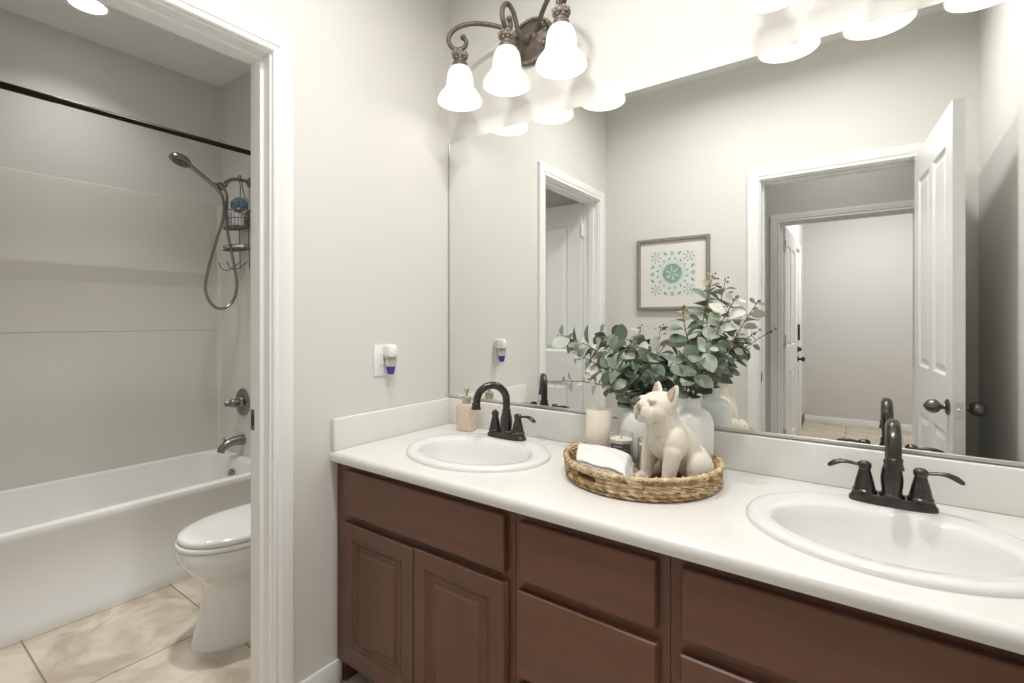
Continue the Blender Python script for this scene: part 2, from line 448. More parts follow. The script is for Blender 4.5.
# --- baseboards
def base(name, x0, x1, y0, y1, lab):
    b = BM(); box(b, x0, x1, y0, y1, 0.0, 0.085, bev=0.004); return struct(name, b, M['trim'], label=lab)
base('baseboard_left', 0.0, 0.013, -0.72, -0.55, 'short white baseboard between doorway and vanity')
base('baseboard_front', 0.02, 0.93, OW, OW + 0.013, 'white baseboard under the framed print')
base('baseboard_right', RX - 0.013, RX, OW, -0.60, 'white baseboard on the right wall')
base('baseboard_entry', 0.876, 2.7, FY, FY + 0.014, 'white baseboard on the far entry wall')
base('baseboard_tub_end', -1.19, -0.135, PY - 0.013, PY, 'white baseboard behind the toilet')

# --- doors
RAISED = ((0, 0), (0.010, -0.009), (0.020, -0.009), (0.042, -0.002))
def slab(bm, wd, ht, th, us, vs, panels):
    """door slab from u=0..wd, centred thickness on d; local x = u, y = thickness"""
    panel_grid(bm, us, vs, panels, lambda u, v, d: (u, th / 2 + d, v), RAISED)
    panel_grid(bm, us, vs, panels, lambda u, v, d: (u, -th / 2 - d, v), RAISED, flip=True)
    for (a, b_) in (((0, 0), (wd, 0)), ((wd, 0), (wd, ht)), ((wd, ht), (0, ht)), ((0, ht), (0, 0))):
        vq = [bm.verts.new((a[0], -th/2, a[1])), bm.verts.new((b_[0], -th/2, b_[1])), bm.verts.new((b_[0], th/2, b_[1])), bm.verts.new((a[0], th/2, a[1]))]
        bm.faces.new(vq)
    bmesh.ops.remove_doubles(bm, verts=bm.verts, dist=0.0002)

def door(name, loc, rot, wd, ht, label, th=0.036):
    s = 0.105; m_ = 0.075; pw = (wd - 2 * s - m_) / 2
    us = [0, s, s + pw, s + pw + m_, wd - s, wd]; vs = [0, 0.23, 0.80, 1.02, ht - 0.14, ht]
    b = BM(); slab(b, wd, ht, th, us, vs, {(1, 1), (3, 1), (1, 3), (3, 3)})
    o = obj(name, b, M['door'], local=True, ang=15)
    o.location = loc; o.rotation_euler = (0, 0, rot); o['kind'] = 'structure'; o['label'] = label
    WLOC[o.name] = Vector((0, 0, 0))
    return o

def knob_bm(th, dist, z, egg=True):
    b = BM()
    for sgn in (1, -1):
        ax = '-y' if sgn > 0 else 'y'
        prof = [(0.001, 0), (0.030, 0), (0.031, 0.004), (0.026, 0.008), (0.012, 0.010), (0.0105, 0.014), (0.0105, 0.022), (0.015, 0.025), (0.0225, 0.031), (0.0265, 0.040), (0.0270, 0.048), (0.024, 0.058), (0.0165, 0.067), (0.007, 0.073), (0.001, 0.076)]
        lathe(b, prof, (dist, sgn * th / 2, z), axis=ax, n=28)
    return b

# bathroom door: hinged at the right jamb, swung 90 degrees into the room
d1 = door('door_1', (1.697, OW + 0.006, 0.012), R(85.2), 0.742, 2.058, 'white panel door standing open into the bathroom')
obj('door_handle', knob_bm(0.036, 0.680, 0.905), M['pewter'], d1, local=True)
b = BM(); box(b, 0.7415, 0.7432, -0.0125, 0.0125, 0.870, 0.935, bev=0.0004, seg=1)
lathe(b, [(0.008, 0), (0.008, 0.006), (0.005, 0.009), (0.001, 0.009)], (0.743, 0, 0.903), axis='x', n=16)
obj('latch_plate', b, M['chrome'], d1, local=True)
for hz in (0.25, 1.03, 1.82):
    b = BM(); lathe(b, [(0.006, 0), (0.006, 0.09)], (-0.004, -0.022, hz), n=12); box(b, -0.001, 0.0, -0.02, 0.012, hz, hz + 0.09)
    obj('hinge', b, M['chrome'], d1, local=True)
# tub-room door, open into that room (seen in the mirror)
d2 = door('door_2', (-0.122, -1.489, 0.012), R(180), 0.70, 2.055, 'grey looking panel door open into the tub room')
obj('door_handle', knob_bm(0.036, 0.64, 0.905), M['pewter'], d2, local=True)
for hz in (0.25, 1.03, 1.82):
    b = BM(); box(b, -0.012, 0.0, -0.016, 0.019, hz, hz + 0.09); lathe(b, [(0.006, 0), (0.006, 0.09)], (-0.006, -0.021, hz), n=12)
    obj('hinge', b, M['plastic'], d2, local=True)
# door of the cased opening, open into the entry
d3 = door('door_3', (0.928, HY - 0.13, 0.012), R(-90), 0.80, 2.02, 'white door folded back against the entry wall')
for hz in (0.25, 1.03, 1.82):
    b = BM(); lathe(b, [(0.006, 0), (0.006, 0.09)], (-0.007, 0.018, hz), n=12); box(b, -0.01, 0.0, -0.016, 0.018, hz, hz + 0.09)
    obj('hinge', b, M['chrome'], d3, local=True)
# outside door in the entry side wall
d4 = door('door_4', (0.845, EB - 0.013, 0.012), R(-90), 0.912, 2.012, 'white panelled outside door with dark lock and knob', th=0.045)
b = BM()
lathe(b, [(0.001, 0), (0.033, 0), (0.033, 0.006), (0.014, 0.012), (0.012, 0.03), (0.022, 0.04), (0.027, 0.055), (0.022, 0.068), (0.001, 0.073)], (0.85, 0.0225, 0.81), axis='-y', n=24)
obj('door_handle', b, M['bronze'], d4, local=True)
b = BM(); lathe(b, [(0.001, 0), (0.03, 0), (0.03, 0.012), (0.02, 0.018), (0.001, 0.018)], (0.85, 0.0225, 0.92), axis='-y', n=24)
box(b, 0.843, 0.857, 0.0405, 0.06, 0.90, 0.94, bev=0.002)
obj('deadbolt', b, M['bronze'], d4, local=True)
b = BM(); box(b, 0.83, 0.87, 0.0225, 0.045, 1.02, 1.20, bev=0.006); obj('lock_plate', b, M['bronze'], d4, local=True)

# ------------------------------------------------------------------ vanity
FY0 = -0.560; FT = 0.021
def front(bm, x0, x1, z0, z1, panel=False):
    y = FY0 - FT
    box(bm, x0, x1, y + 0.011, FY0, z0, z1)
    ed = [(x0, z0), (x1, z0), (x1, z1), (x0, z1)]
    for k in range(4):
        (xa, za), (xb, zb) = ed[k], ed[(k + 1) % 4]
        bm.faces.new([bm.verts.new(p) for p in ((xa, y + 0.011, za), (xb, y + 0.011, zb), (xb, y + 0.004, zb), (xa, y + 0.004, za))])
    e = 0.003
    # eased front edge
    q0 = [(x0, y + 0.004, z0), (x1, y + 0.004, z0), (x1, y + 0.004, z1), (x0, y + 0.004, z1)]
    q1 = [(x0 + e, y, z0 + e), (x1 - e, y, z0 + e), (x1 - e, y, z1 - e), (x0 + e, y, z1 - e)]
    for k in range(4):
        l = (k + 1) % 4
        bm.faces.new([bm.verts.new(p) for p in (q0[k], q0[l], q1[l], q1[k])])
    s = 0.046
    us = [x0 + e, x0 + s, x1 - s, x1 - e]; vs = [z0 + e, z0 + s, z1 - s, z1 - e]
    panel_grid(bm, us, vs, {(1, 1)} if panel else set(), lambda u, v, d: (u, y - d, v),
               ((0, 0), (0.003, -0.004), (0.008, -0.004), (0.011, -0.0015), (0.019, -0.0085), (0.030, -0.0085), (0.040, -0.001), (0.043, -0.001)))
    bmesh.ops.remove_doubles(bm, verts=bm.verts, dist=0.0002)

def cabinet(x0, x1, label, fronts, zbot=0.085):
    t = thing('vanity_cabinet', label, 'cabinet', ((x0 + x1) / 2, -0.28, 0), group='vanity base cabinets')
    b = BM()
    z1 = 0.768; th = 0.018; xs0 = x0 + 0.0008; xs1 = x1 - 0.0008
    box(b, xs0, xs0 + th, FY0 + 0.02, -0.005, 0.0, z1); box(b, xs1 - th, xs1, FY0 + 0.02, -0.005, 0.0, z1)
    box(b, xs0 + th, xs1 - th, FY0 + 0.02, -0.005, zbot, zbot + th); box(b, xs0 + th, xs1 - th, -0.012, -0.005, zbot + th, z1)
    obj('carcass', b, M['wood'], t)
    b = BM()
    y0, y1 = FY0, FY0 + 0.02
    sw = 0.045
    box(b, xs0, xs0 + sw, y0, y1, zbot, z1); box(b, xs1 - sw, xs1, y0, y1, zbot, z1)
    for (za, zb) in ((zbot, zbot + 0.04), (0.560, 0.61), (0.735, z1)): box(b, xs0 + sw, xs1 - sw, y0, y1, za, zb)
    obj('face_frame', b, M['wood'], t)
    b = BM(); box(b, xs0 + th, xs1 - th, -0.475, -0.46, 0.0, zbot); obj('toe_kick', b, M['wooddark'], t)
    for nm, a, c, za, zb in fronts:
        b = BM(); front(b, a, c, za, zb, nm == 'door')
        p = obj(nm, b, M['wood'] if nm == 'door' else M['woodh'], t, ang=12)
    return t
cabinet(0.0, 0.7535, 'dark brown sink cabinet with two raised panel doors, left end of vanity',
        [('drawer_front', 0.0674, 0.7295, 0.6036, 0.7499), ('door', 0.0625, 0.3980, 0.1233, 0.5761), ('door', 0.4009, 0.7334, 0.1233, 0.5790)])
cabinet(0.7535, 1.1485, 'dark brown drawer stack cabinet in the middle of the vanity',
        [('drawer', 0.7766, 1.1234, 0.6026, 0.7460), ('drawer', 0.7727, 1.1253, 0.3610, 0.5751), ('drawer', 0.7727, 1.1253, 0.1233, 0.3413)])
cabinet(1.1485, RX - 0.001, 'dark brown sink cabinet at right end of vanity, under the right sink',
        [('drawer_front', 1.1754, 1.8777, 0.6065, 0.7470), ('door', 1.1734, 1.5241, 0.1233, 0.5741), ('door', 1.5280, 1.8797, 0.1233, 0.5741)])

# countertop with two sink cut-outs
CZ = 0.805
SINKS = ((0.418, -0.310), (1.508, -0.315))
SA, SB = 0.258, 0.212
ct = thing('countertop', 'long white solid surface countertop over the brown cabinets', 'countertop', (RX / 2, -0.29, 0.77))
b = BM()
CX1 = RX - 0.0006
def loop_edges(pts):
    v = [b.verts.new(p) for p in pts]
    return [b.edges.new((v[i], v[(i + 1) % len(v)])) for i in range(len(v))]
for zz in (CZ, 0.770):
    es = loop_edges([(0.0006, -0.572, zz), (CX1, -0.572, zz), (CX1, -0.0006, zz), (0.0006, -0.0006, zz)])
    for sx, sy in SINKS: es += loop_edges(ring(sx, sy, zz, SA - 0.03, SB - 0.03, 48))
    bmesh.ops.triangle_fill(b, use_beauty=True, use_dissolve=False, edges=es)
for sx, sy in SINKS: loft(b, [ring(sx, sy, CZ, SA - 0.03, SB - 0.03, 48), ring(sx, sy, 0.770, SA - 0.03, SB - 0.03, 48)], False, False)
prof = [(-0.572, CZ), (-0.580, CZ - 0.0007), (-0.587, CZ - 0.004), (-0.5905, CZ - 0.010), (-0.5915, CZ - 0.017), (-0.5905, CZ - 0.027), (-0.588, CZ - 0.034), (-0.584, CZ - 0.0352), (-0.572, 0.770)]
loft(b, [[(0.0006, y, z) for y, z in prof], [(CX1, y, z) for y, z in prof]], True, True, close=False)
for a_, c_ in (((0.0006, -0.0006), (0.0006, -0.572)), ((CX1, -0.572), (CX1, -0.0006)), ((CX1, -0.0006), (0.0006, -0.0006))):
    b.faces.new([b.verts.new(p) for p in ((*a_, 0.77), (*c_, 0.77), (*c_, CZ), (*a_, CZ))])
bmesh.ops.remove_doubles(b, verts=b.verts, dist=0.0003)
obj('worktop', b, M['counter'], ct, ang=40)
b = BM(); box(b, 0.0006, CX1, -0.0206, -0.0006, CZ, 0.9136, bev=0.004, seg=3); obj('backsplash', b, M['counter'], ct)
b = BM(); box(b, 0.0006, 0.0206, -0.586, -0.0207, CZ, 0.9136, bev=0.004, seg=3); obj('side_splash', b, M['counter'], ct)
b = BM(); box(b, RX - 0.0206, CX1, -0.586, -0.0207, CZ, 0.9136, bev=0.004, seg=3); obj('side_splash', b, M['counter'], ct)

# sinks
def make_sink(sx, sy, label):
    t = thing('sink', label, 'sink', (sx, sy, CZ), group='oval drop in sinks')
    b = BM(); rr = []
    for da, db, dy, z in ((0.0, 0.0, 0, 0.0), (0.0, 0.0, 0, 0.006), (-0.004, -0.004, 0, 0.0115), (-0.012, -0.012, 0, 0.0145), (-0.024, -0.022, -0.001, 0.0150),
                          (-0.045, -0.050, -0.012, 0.0138), (-0.053, -0.062, -0.018, 0.0105), (-0.058, -0.068, -0.020, 0.003), (-0.064, -0.075, -0.020, -0.02),
                          (-0.078, -0.088, -0.020, -0.06), (-0.105, -0.108, -0.018, -0.095), (-0.150, -0.138, -0.015, -0.118), (-0.205, -0.170, -0.012, -0.127), (-0.236, -0.190, -0.010, -0.130)):
        rr.append(ring(sx, sy + dy, CZ + z, SA + da, SB + db, 64))
    loft(b, rr, False, False)
    # underside shell so that the bowl is a closed body
    uu = []
    for da, db, dy, z in ((0.0, 0.0, 0, 0.0), (-0.034, -0.034, 0, 0.0), (-0.055, -0.065, -0.02, -0.03), (-0.09, -0.10, -0.02, -0.10), (-0.15, -0.14, -0.015, -0.13), (-0.236, -0.190, -0.01, -0.14)):
        uu.append(ring(sx, sy + dy, CZ + z, SA + da, SB + db, 64))
    loft(b, uu, False, True)
    bmesh.ops.remove_doubles(b, verts=b.verts, dist=0.0002)
    obj('basin', b, M['porcelain'], t, ang=50)
    b = BM(); lathe(b, [(0.024, -0.1305), (0.024, -0.1275), (0.019, -0.1268), (0.014, -0.129), (0.001, -0.129)], (sx, sy - 0.010, CZ), n=24)
    obj('drain', b, M['bronze'], t)
    return t
make_sink(*SINKS[0], 'oval white drop in sink near the left wall, beside the soap dispenser')
make_sink(*SINKS[1], 'oval white drop in sink at the right edge of the photo')

# faucets (local frame: +x right, -y towards the room)
def make_faucet(label, loc, left_lever, swivel=0.0):
    t = thing('faucet', label, 'faucet', loc, group='dark bronze faucets')
    b = BM()
    loft(b, [ring(0, 0, z, a, c, 40, 2.8) for z, a, c in ((0.0, 0.083, 0.027), (0.008, 0.083, 0.027), (0.012, 0.079, 0.0245), (0.018, 0.077, 0.0235), (0.021, 0.074, 0.021))], True, True)
    obj('base_plate', b, M['bronze'], t, local=True)
    b = BM()
    lathe(b, [(0.0245, 0.020), (0.0245, 0.024), (0.020, 0.028), (0.0195, 0.034), (0.0215, 0.048), (0.022, 0.062), (0.0195, 0.080), (0.0155, 0.094), (0.0165, 0.097), (0.0165, 0.101), (0.0145, 0.104)], n=28)
    pts = [(0, 0, 0.098), (0, 0, 0.118)]
    rc = 0.056
    for k in range(15):
        a = pi * k / 14
        pts.append((0, -rc + rc * cos(a), 0.136 + rc * 1.04 * sin(a)))
    pts += [(0, -2 * rc - 0.001, 0.130), (0, -2 * rc - 0.002, 0.125)]
    rad = [0.0135] * 4 + [0.0138] * 6 + [0.0133] * 7 + [0.0130] * 2
    tube(b, pts, rad[:len(pts)], 18)
    lathe(b, [(0.0135, 0.012), (0.0155, 0.010), (0.0155, 0.005), (0.0145, 0.002), (0.017, -0.008), (0.0175, -0.012), (0.014, -0.012), (0.012, -0.004), (0.001, -0.004)], (0, -2 * rc - 0.002, 0.122), n=24)
    bmesh.ops.rotate(b, verts=b.verts, cent=(0, 0, 0), matrix=Matrix.Rotation(swivel, 3, 'Z'))
    obj('spout', b, M['bronze'], t, local=True)
    b = BM(); tube(b, [(0, 0.017, 0.02), (0, 0.018, 0.055)], 0.0022, 8); sphere(b, (0, 0.018, 0.058), 0.005); obj('lift_rod', b, M['bronze'], t, local=True)
    for s in (-1, 1):
        b = BM()
        lathe(b, [(0.0245, 0.020), (0.0245, 0.026), (0.0215, 0.029), (0.0215, 0.033), (0.0205, 0.035), (0.0185, 0.046), (0.0135, 0.066), (0.0115, 0.074), (0.013, 0.077), (0.014, 0.082), (0.0135, 0.088), (0.009, 0.092), (0.001, 0.0935)], (s * 0.0515, 0, 0), n=24)
        h = obj('handle', b, M['bronze'], t, local=True)
        b = BM()
        ang = (0.0 if s > 0 else pi) if not (s < 0 and left_lever) else left_lever
        p0 = Vector((s * 0.0515, 0, 0.083)); dv = Vector((cos(ang), sin(ang), 0))
        pts = [p0 + dv * d + Vector((0, 0, z)) for d, z in ((0.008, 0), (0.02, 0.001), (0.034, 0.003), (0.048, 0.002), (0.060, -0.003), (0.070, -0.010), (0.074, -0.012))]
        tube(b, pts, [0.0065, 0.006, 0.007, 0.0088, 0.0105, 0.0085, 0.004], 12, flat=0.62)
        obj('lever', b, M['bronze'], h, local=True)
    return t
make_faucet('dark bronze arched faucet behind the left sink, beside the soap dispenser', (0.412, -0.136, CZ + 0.0145), R(128), R(-36))
make_faucet('dark bronze arched faucet behind the right sink, both levers outward', (1.527, -0.138, CZ + 0.0145), None)

# mirror
mr = thing('mirror', 'large frameless wall mirror above the vanity backsplash', 'mirror', (RX / 2, 0, 0.915))
b = BM(); box(b, 0.008, RX - 0.004, -0.006, -0.0008, 0.917, 2.018); g = obj('mirror_glass', b, M['mirror'], mr, smooth=False)
b = BM(); box(b, 0.008, RX - 0.004, -0.010, -0.0062, 0.9142, 0.926, bev=0.0008, seg=1); box(b, 0.008, RX - 0.004, -0.010, -0.0008, 0.9142, 0.9168)
obj('bottom_channel', b, M['channel'], mr)
b = BM(); box(b, 0.0045, 0.0078, -0.008, -0.0008, 0.917, 2.018); obj('edge_strip', b, M['channel'], mr)

# ------------------------------------------------------------------ vanity lights
def make_light(cx, label):
    t = thing('vanity_light', label, 'wall light', (cx, 0, 2.24), group='three shade vanity lights')
    def P(x, y, z): return (x, y, z - 2.24)
    # back plate: oval dome with rope rim and leaf ornaments
    b = BM(); rr = []
    for a, c, y in ((0.100, 0.083, 0.0), (0.100, 0.083, -0.010), (0.096, 0.079, -0.016), (0.090, 0.073, -0.016), (0.086, 0.069, -0.012), (0.060, 0.048, -0.022), (0.030, 0.024, -0.030), (0.008, 0.006, -0.032)):
        rr.append([Vector(P(a * cos(2*pi*i/48), y, 2.325 + c * sin(2*pi*i/48) * (1.12 if sin(2*pi*i/48) < 0 else 1))) for i in range(48)])
    loft(b, rr, True, True)
    pl = obj('back_plate', b, M['antique'], t, local=True)
    b = BM(); rnd = random.Random(5)
    for i in range(44):
        a = 2 * pi * i / 44; zs = 1.12 if sin(a) < 0 else 1
        sphere(b, P(0.093 * cos(a), -0.017, 2.325 + 0.076 * sin(a) * zs), (0.0062, 0.0045, 0.0062), 8, 6)
    for a0 in (-0.6, 0.5, pi - 0.5, pi + 0.6):
        for k in range(9):
            a = a0 + rnd.uniform(-0.36, 0.36); q = rnd.uniform(0.52, 0.86); zs = 1.12 if sin(a) < 0 else 1
            sphere(b, P(0.093 * q * cos(a), -0.020, 2.325 + 0.076 * q * sin(a) * zs), (rnd.uniform(.004, .009), 0.005, rnd.uniform(.004, .009)), 8, 6, mtx=Matrix.Rotation(rnd.uniform(0, pi), 4, 'Y'))
    obj('ornament', b, M['antique2'], pl, local=True)
    for s in (-1, 0, 1):
        end = Vector((s * 0.224, -0.165, 0)); H = end.length; dr = end / H
        if s: hz = [(0.02, 2.315), (0.05, 2.345), (0.12, 2.378), (0.2, 2.392), (0.255, 2.388), (0.30, 2.368), (0.322, 2.335), (0.312, 2.303), (0.288, 2.291), (0.262, 2.300), (0.254, 2.322), (0.266, 2.338)]
        else: hz = [(0.015, 2.312), (0.055, 2.304), (0.094, 2.320), (0.110, 2.350), (0.128, 2.376), (0.155, 2.386), (0.180, 2.372), (0.193, 2.342), (0.187, 2.312), (0.165, 2.292), (0.146, 2.302), (0.142, 2.320), (0.150, 2.336)]
        b = BM(); pts = bez([P(dr.x * h, dr.y * h, z) for h, z in hz], 6)
        tube(b, pts, 0.0088, 12); sphere(b, pts[-1], 0.0115)
        sphere(b, P(dr.x * 0.03, dr.y * 0.03 - 0.004, 2.322), 0.017)
        obj('arm', b, M['antique'], t, local=True)
        b = BM()
        lathe(b, [(0.006, 0.052), (0.012, 0.050), (0.023, 0.045), (0.0275, 0.036), (0.027, 0.026), (0.021, 0.017), (0.0195, 0.013), (0.0225, 0.009), (0.0225, 0.004), (0.0275, 0.0), (0.030, -0.008), (0.031, -0.018), (0.028, -0.020)], P(end.x, end.y, 2.238), n=28)
        cp = obj('socket_cap', b, M['antique'], t, local=True)
        b = BM()
        for i in range(8):
            a = 2 * pi * i / 8
            for da, dz, q in ((0, 0.036, .0075), (0.22, 0.027, .0055), (-0.22, 0.027, .0055), (0, 0.018, .0055)):
                rr_ = 0.0262 if dz > 0.02 else 0.021
                sphere(b, P(end.x + rr_ * cos(a + da), end.y + rr_ * sin(a + da), 2.238 + dz), (q, q, q * 1.1), 8, 6)
        obj('ornament', b, M['antique2'], cp, local=True)
        b = BM()
        pro = [(0.027, -0.012), (0.036, -0.017), (0.0445, -0.030), (0.0495, -0.048), (0.052, -0.068), (0.0535, -0.086), (0.0565, -0.096), (0.0600, -0.0985), (0.0625, -0.103), (0.070, -0.113), (0.080, -0.127), (0.0855, -0.139), (0.0865, -0.147),
               (0.083, -0.148), (0.081, -0.140), (0.076, -0.129), (0.066, -0.117), (0.056, -0.104), (0.0505, -0.088), (0.0485, -0.068), (0.046, -0.050), (0.041, -0.033), (0.032, -0.021), (0.024, -0.016)]
        lathe(b, pro, P(end.x, end.y, 2.236), n=40, cap0=True, cap1=True)
        obj('lamp_shade', b, M['shade'], t, local=True)
        b = BM(); lathe(b, [(0.012, -0.006), (0.013, -0.03), (0.022, -0.05), (0.028, -0.072), (0.026, -0.090), (0.015, -0.102), (0.001, -0.105)], P(end.x, end.y, 2.236), n=20)
        obj('bulb', b, M['bulb'], t, local=True)
        point_light('bulb_light', (cx + end.x, end.y, 2.236 - 0.128), BULB_W, WARM, 0.03)
    return t
make_light(0.435, 'bronze scroll arm wall light with three glass shades, complete in view, above left sink')
make_light(1.508, 'bronze scroll arm wall light above right sink, one glass shade at top edge')

# recessed ceiling lights: the tub one is seen, the others are added for fill
def can(loc, label, watts, spread=pi):
    t = thing('ceiling_light', label, 'ceiling light', loc, group='recessed ceiling lights')
    b = BM(); lathe(b, [(0.073, 0.0), (0.095, 0.0), (0.095, -0.004), (0.088, -0.008), (0.073, -0.006), (0.071, 0.0)], n=40); obj('trim_ring', b, M['trim'], t, local=True)
    b = BM(); lathe(b, [(0.0715, -0.0005), (0.0715, -0.003), (0.05, -0.006), (0.001, -0.007)], n=40); obj('lens', b, M['lens'], t, local=True)
    disc_light('can_light', (loc[0], loc[1], loc[2] - 0.012), watts, WARM, 0.13, spread)
can((-1.550, -0.862, CEIL), 'round recessed ceiling light above the bathtub', CAN_TUB_W, R(115))
can((-0.74, -0.66, CEIL), 'added unseen recessed fill light above the toilet', FILL_TOILET_W, R(98))  # added out of view to brighten tub apron, floor and toilet
can((0.72, -0.85, CEIL), 'added unseen recessed fill light over the left part of the vanity room', FILL_BATH_W, R(165))  # added pair of unseen cans, evens out the vanity room light
can((1.36, -0.85, CEIL), 'added unseen recessed fill light over the right part of the vanity room', FILL_BATH_W, R(165))  # second of the added vanity room fill lights
can((1.35, -2.35, CEIL), 'added unseen recessed fill light in the hall', FILL_HALL_W)  # added out of view to light the hall in the mirror
can((1.60, -4.3, CEIL), 'added unseen recessed fill light in the far entry', FILL_FAR_W)  # added out of view to brighten the entry behind the hall

# ------------------------------------------------------------------ tub, surround, rod
TX, TZ = -1.20, 0.424
tb = thing('bathtub', 'white alcove bathtub with a plain front apron', 'bathtub', (-1.565, -0.86, 0))
b = BM()
x0, x1, y0, y1 = BX + 0.001, TX, -1.624, PY - 0.001
def rr4(xa, xb, ya, yb, z, r, k=6):
    o = []
    for cx_, cy_, a0 in ((xb - r, yb - r, 0), (xa + r, yb - r, 90), (xa + r, ya + r, 180), (xb - r, ya + r, 270)):
        for i in range(k + 1):
            a = R(a0 + 90 * i / k); o.append(Vector((cx_ + r * cos(a), cy_ + r * sin(a), z)))
    return o
loft(b, [rr4(x0, x1, y0, y1, 0.0, 0.002), rr4(x0, x1, y0, y1, 0.050, 0.002), rr4(x0, x1 - 0.012, y0, y1, 0.068, 0.002), rr4(x0, x1 - 0.010, y0, y1, TZ - 0.050, 0.002), rr4(x0, x1, y0, y1, TZ - 0.035, 0.002),
         rr4(x0, x1, y0, y1, TZ - 0.010, 0.002), rr4(x0, x1 - 0.003, y0, y1, TZ - 0.003, 0.002), rr4(x0, x1 - 0.010, y0, y1, TZ, 0.002),
         rr4(x0 + 0.035, x1 - 0.060, y0 + 0.07, y1 - 0.055, TZ, 0.09), rr4(x0 + 0.043, x1 - 0.070, y0 + 0.08, y1 - 0.063, TZ - 0.006, 0.09), rr4(x0 + 0.048, x1 - 0.075, y0 + 0.09, y1 - 0.068, TZ - 0.03, 0.09),
         rr4(x0 + 0.075, x1 - 0.105, y0 + 0.16, y1 - 0.085, 0.20, 0.11), rr4(x0 + 0.095, x1 - 0.125, y0 + 0.25, y1 - 0.105, 0.11, 0.12), rr4(x0 + 0.14, x1 - 0.17, y0 + 0.33, y1 - 0.15, 0.075, 0.13), rr4(x0 + 0.2, x1 - 0.23, y0 + 0.45, y1 - 0.25, 0.07, 0.1)], True, True)
obj('shell', b, M['acrylic'], tb, ang=40)
b = BM(); lathe(b, [(0.001, 0.001), (0.034, 0.001), (0.036, 0.006), (0.033, 0.010), (0.010, 0.012), (0.008, 0.016), (0.001, 0.016)], (-1.600, y1 - 0.0755, 0.327), axis='y', n=28, mtx=None)
obj('overflow_plate', b, M['nickel'], tb)
b = BM(); lathe(b, [(0.03, 0.0), (0.03, 0.003), (0.001, 0.004)], (-1.57, -0.42, 0.0695), n=24); obj('drain', b, M['nickel'], tb)

sr = thing('tub_surround', 'beige shower surround panels with a moulded ledge above the tub', 'shower surround', (BX, -0.86, TZ))
b = BM()
pf = [(0.000, TZ), (0.012, TZ), (0.012, 1.184), (0.0085, 1.186), (0.0085, 1.189), (0.012, 1.191), (0.012, 1.452), (0.014, 1.460), (0.034, 1.538), (0.036, 1.548), (0.034, 1.560), (0.010, 1.960), (0.004, 1.992), (0.0, 1.996)]
ya, yb = -1.624, PY - 0.0008
XW = BX + 0.0006
rr = [[Vector((XW + d, ya, z)) for d, z in pf]]
for y in (yb - 0.075, ): rr.append([Vector((XW + d, y, z)) for d, z in pf])
for k in range(1, 6):   # the ledge dies out into the corner
    f = k / 5; rr.append([Vector((XW + d * (1 - f) + min(d, 0.012) * f, yb - 0.075 + 0.03 * f, z)) for d, z in pf])
rr.append([Vector((XW + min(d, 0.012), yb, z)) for d, z in pf])
loft(b, rr, True, True)
obj('long_panel', b, M['surround'], sr, ang=25)
b = BM()
pe = [(0.0, TZ), (0.010, TZ), (0.010, 1.985), (0.006, 1.995), (0.0, 1.996)]
x2 = -1.17
rr = []
for xx, f in ((XW, 2.6), (XW + 0.013, 2.6), (XW + 0.022, 1.7), (XW + 0.036, 1.15), (XW + 0.055, 1.0), (x2 - 0.004, 1.0), (x2, 0.5)):
    rr.append([Vector((xx, PY - 0.0006 - d * f, z)) for d, z in pe])
loft(b, rr, True, True)
obj('end_panel', b, M['surround'], sr, ang=25)

rod = thing('shower_curtain_rod', 'dark bronze shower curtain rod across the tub', 'curtain rod', (-1.10, -0.86, 2.114))
b = BM(); lathe(b, [(0.0125, 0), (0.0125, 1.30)], (-1.10, -1.62, 2.114), axis='-y', n=16)
lathe(b, [(0.0135, 0), (0.0135, 0.55)], (-1.10, -1.62, 2.114), axis='-y', n=16)
lathe(b, [(0.0112, 0), (0.0112, 0.23)], (-1.10, -0.33, 2.114), axis='-y', n=16); obj('tube', b, M['rod'], rod)
for yy, ax in ((PY - 0.0006, 'y'), (-1.6244, '-y')):
    b = BM(); lathe(b, [(0.032, 0), (0.032, 0.006), (0.018, 0.016), (0.0165, 0.03), (0.013, 0.03)], (-1.10, yy, 2.114), axis=ax, n=24); obj('end_flange', b, M['rod'], rod)

# shower head, arm, hose
EPY = PY - 0.0107
SX = -1.55
sh = thing('hand_shower', 'brushed nickel hand shower with looping hose on the shower arm', 'shower', (SX, EPY, 2.06))
b = BM()
lathe(b, [(0.001, 0), (0.030, 0.0), (0.029, 0.004), (0.020, 0.010), (0.012, 0.014)], (SX, PY - 0.0007, 2.085), axis='y', n=24)
apts = bez([(SX, PY - 0.001, 2.085), (SX, -0.15, 2.090), (SX, -0.20, 2.082), (SX, -0.237, 2.052)], 6); tube(b, apts, 0.0105, 12)
obj('shower_arm', b, M['nickel'], sh)
b = BM()
sphere(b, (SX, -0.244, 2.044), 0.020); 
lathe(b, [(0.001, -0.022), (0.014, -0.022), (0.016, -0.012), (0.016, 0.012), (0.013, 0.022), (0.001, 0.022)], (SX, -0.262, 2.028), n=18, mtx=Matrix.Rotation(R(35), 4, 'X'))
sphere(b, (SX - 0.004, -0.287, 2.026), (0.017, 0.020, 0.017))
obj('bracket', b, M['nickel'], sh)
b = BM()
hp = bez([(SX, -0.262, 1.985), (SX, -0.285, 2.012), (SX, -0.345, 2.055), (SX, -0.415, 2.102), (SX, -0.440, 2.118)], 5)
tube(b, hp, [0.0095 + 0.0035 * i / (len(hp) - 1) for i in range(len(hp))], 14)
mh = Matrix.Rotation(R(-22), 4, 'X') 
lathe(b, [(0.001, 0.028), (0.020, 0.027), (0.039, 0.019), (0.052, 0.006), (0.056, -0.006), (0.054, -0.013), (0.047, -0.016), (0.001, -0.017)], (SX, -0.468, 2.125), n=32, mtx=mh)
hs = obj('handpiece', b, M['nickel'], sh)
b = BM()
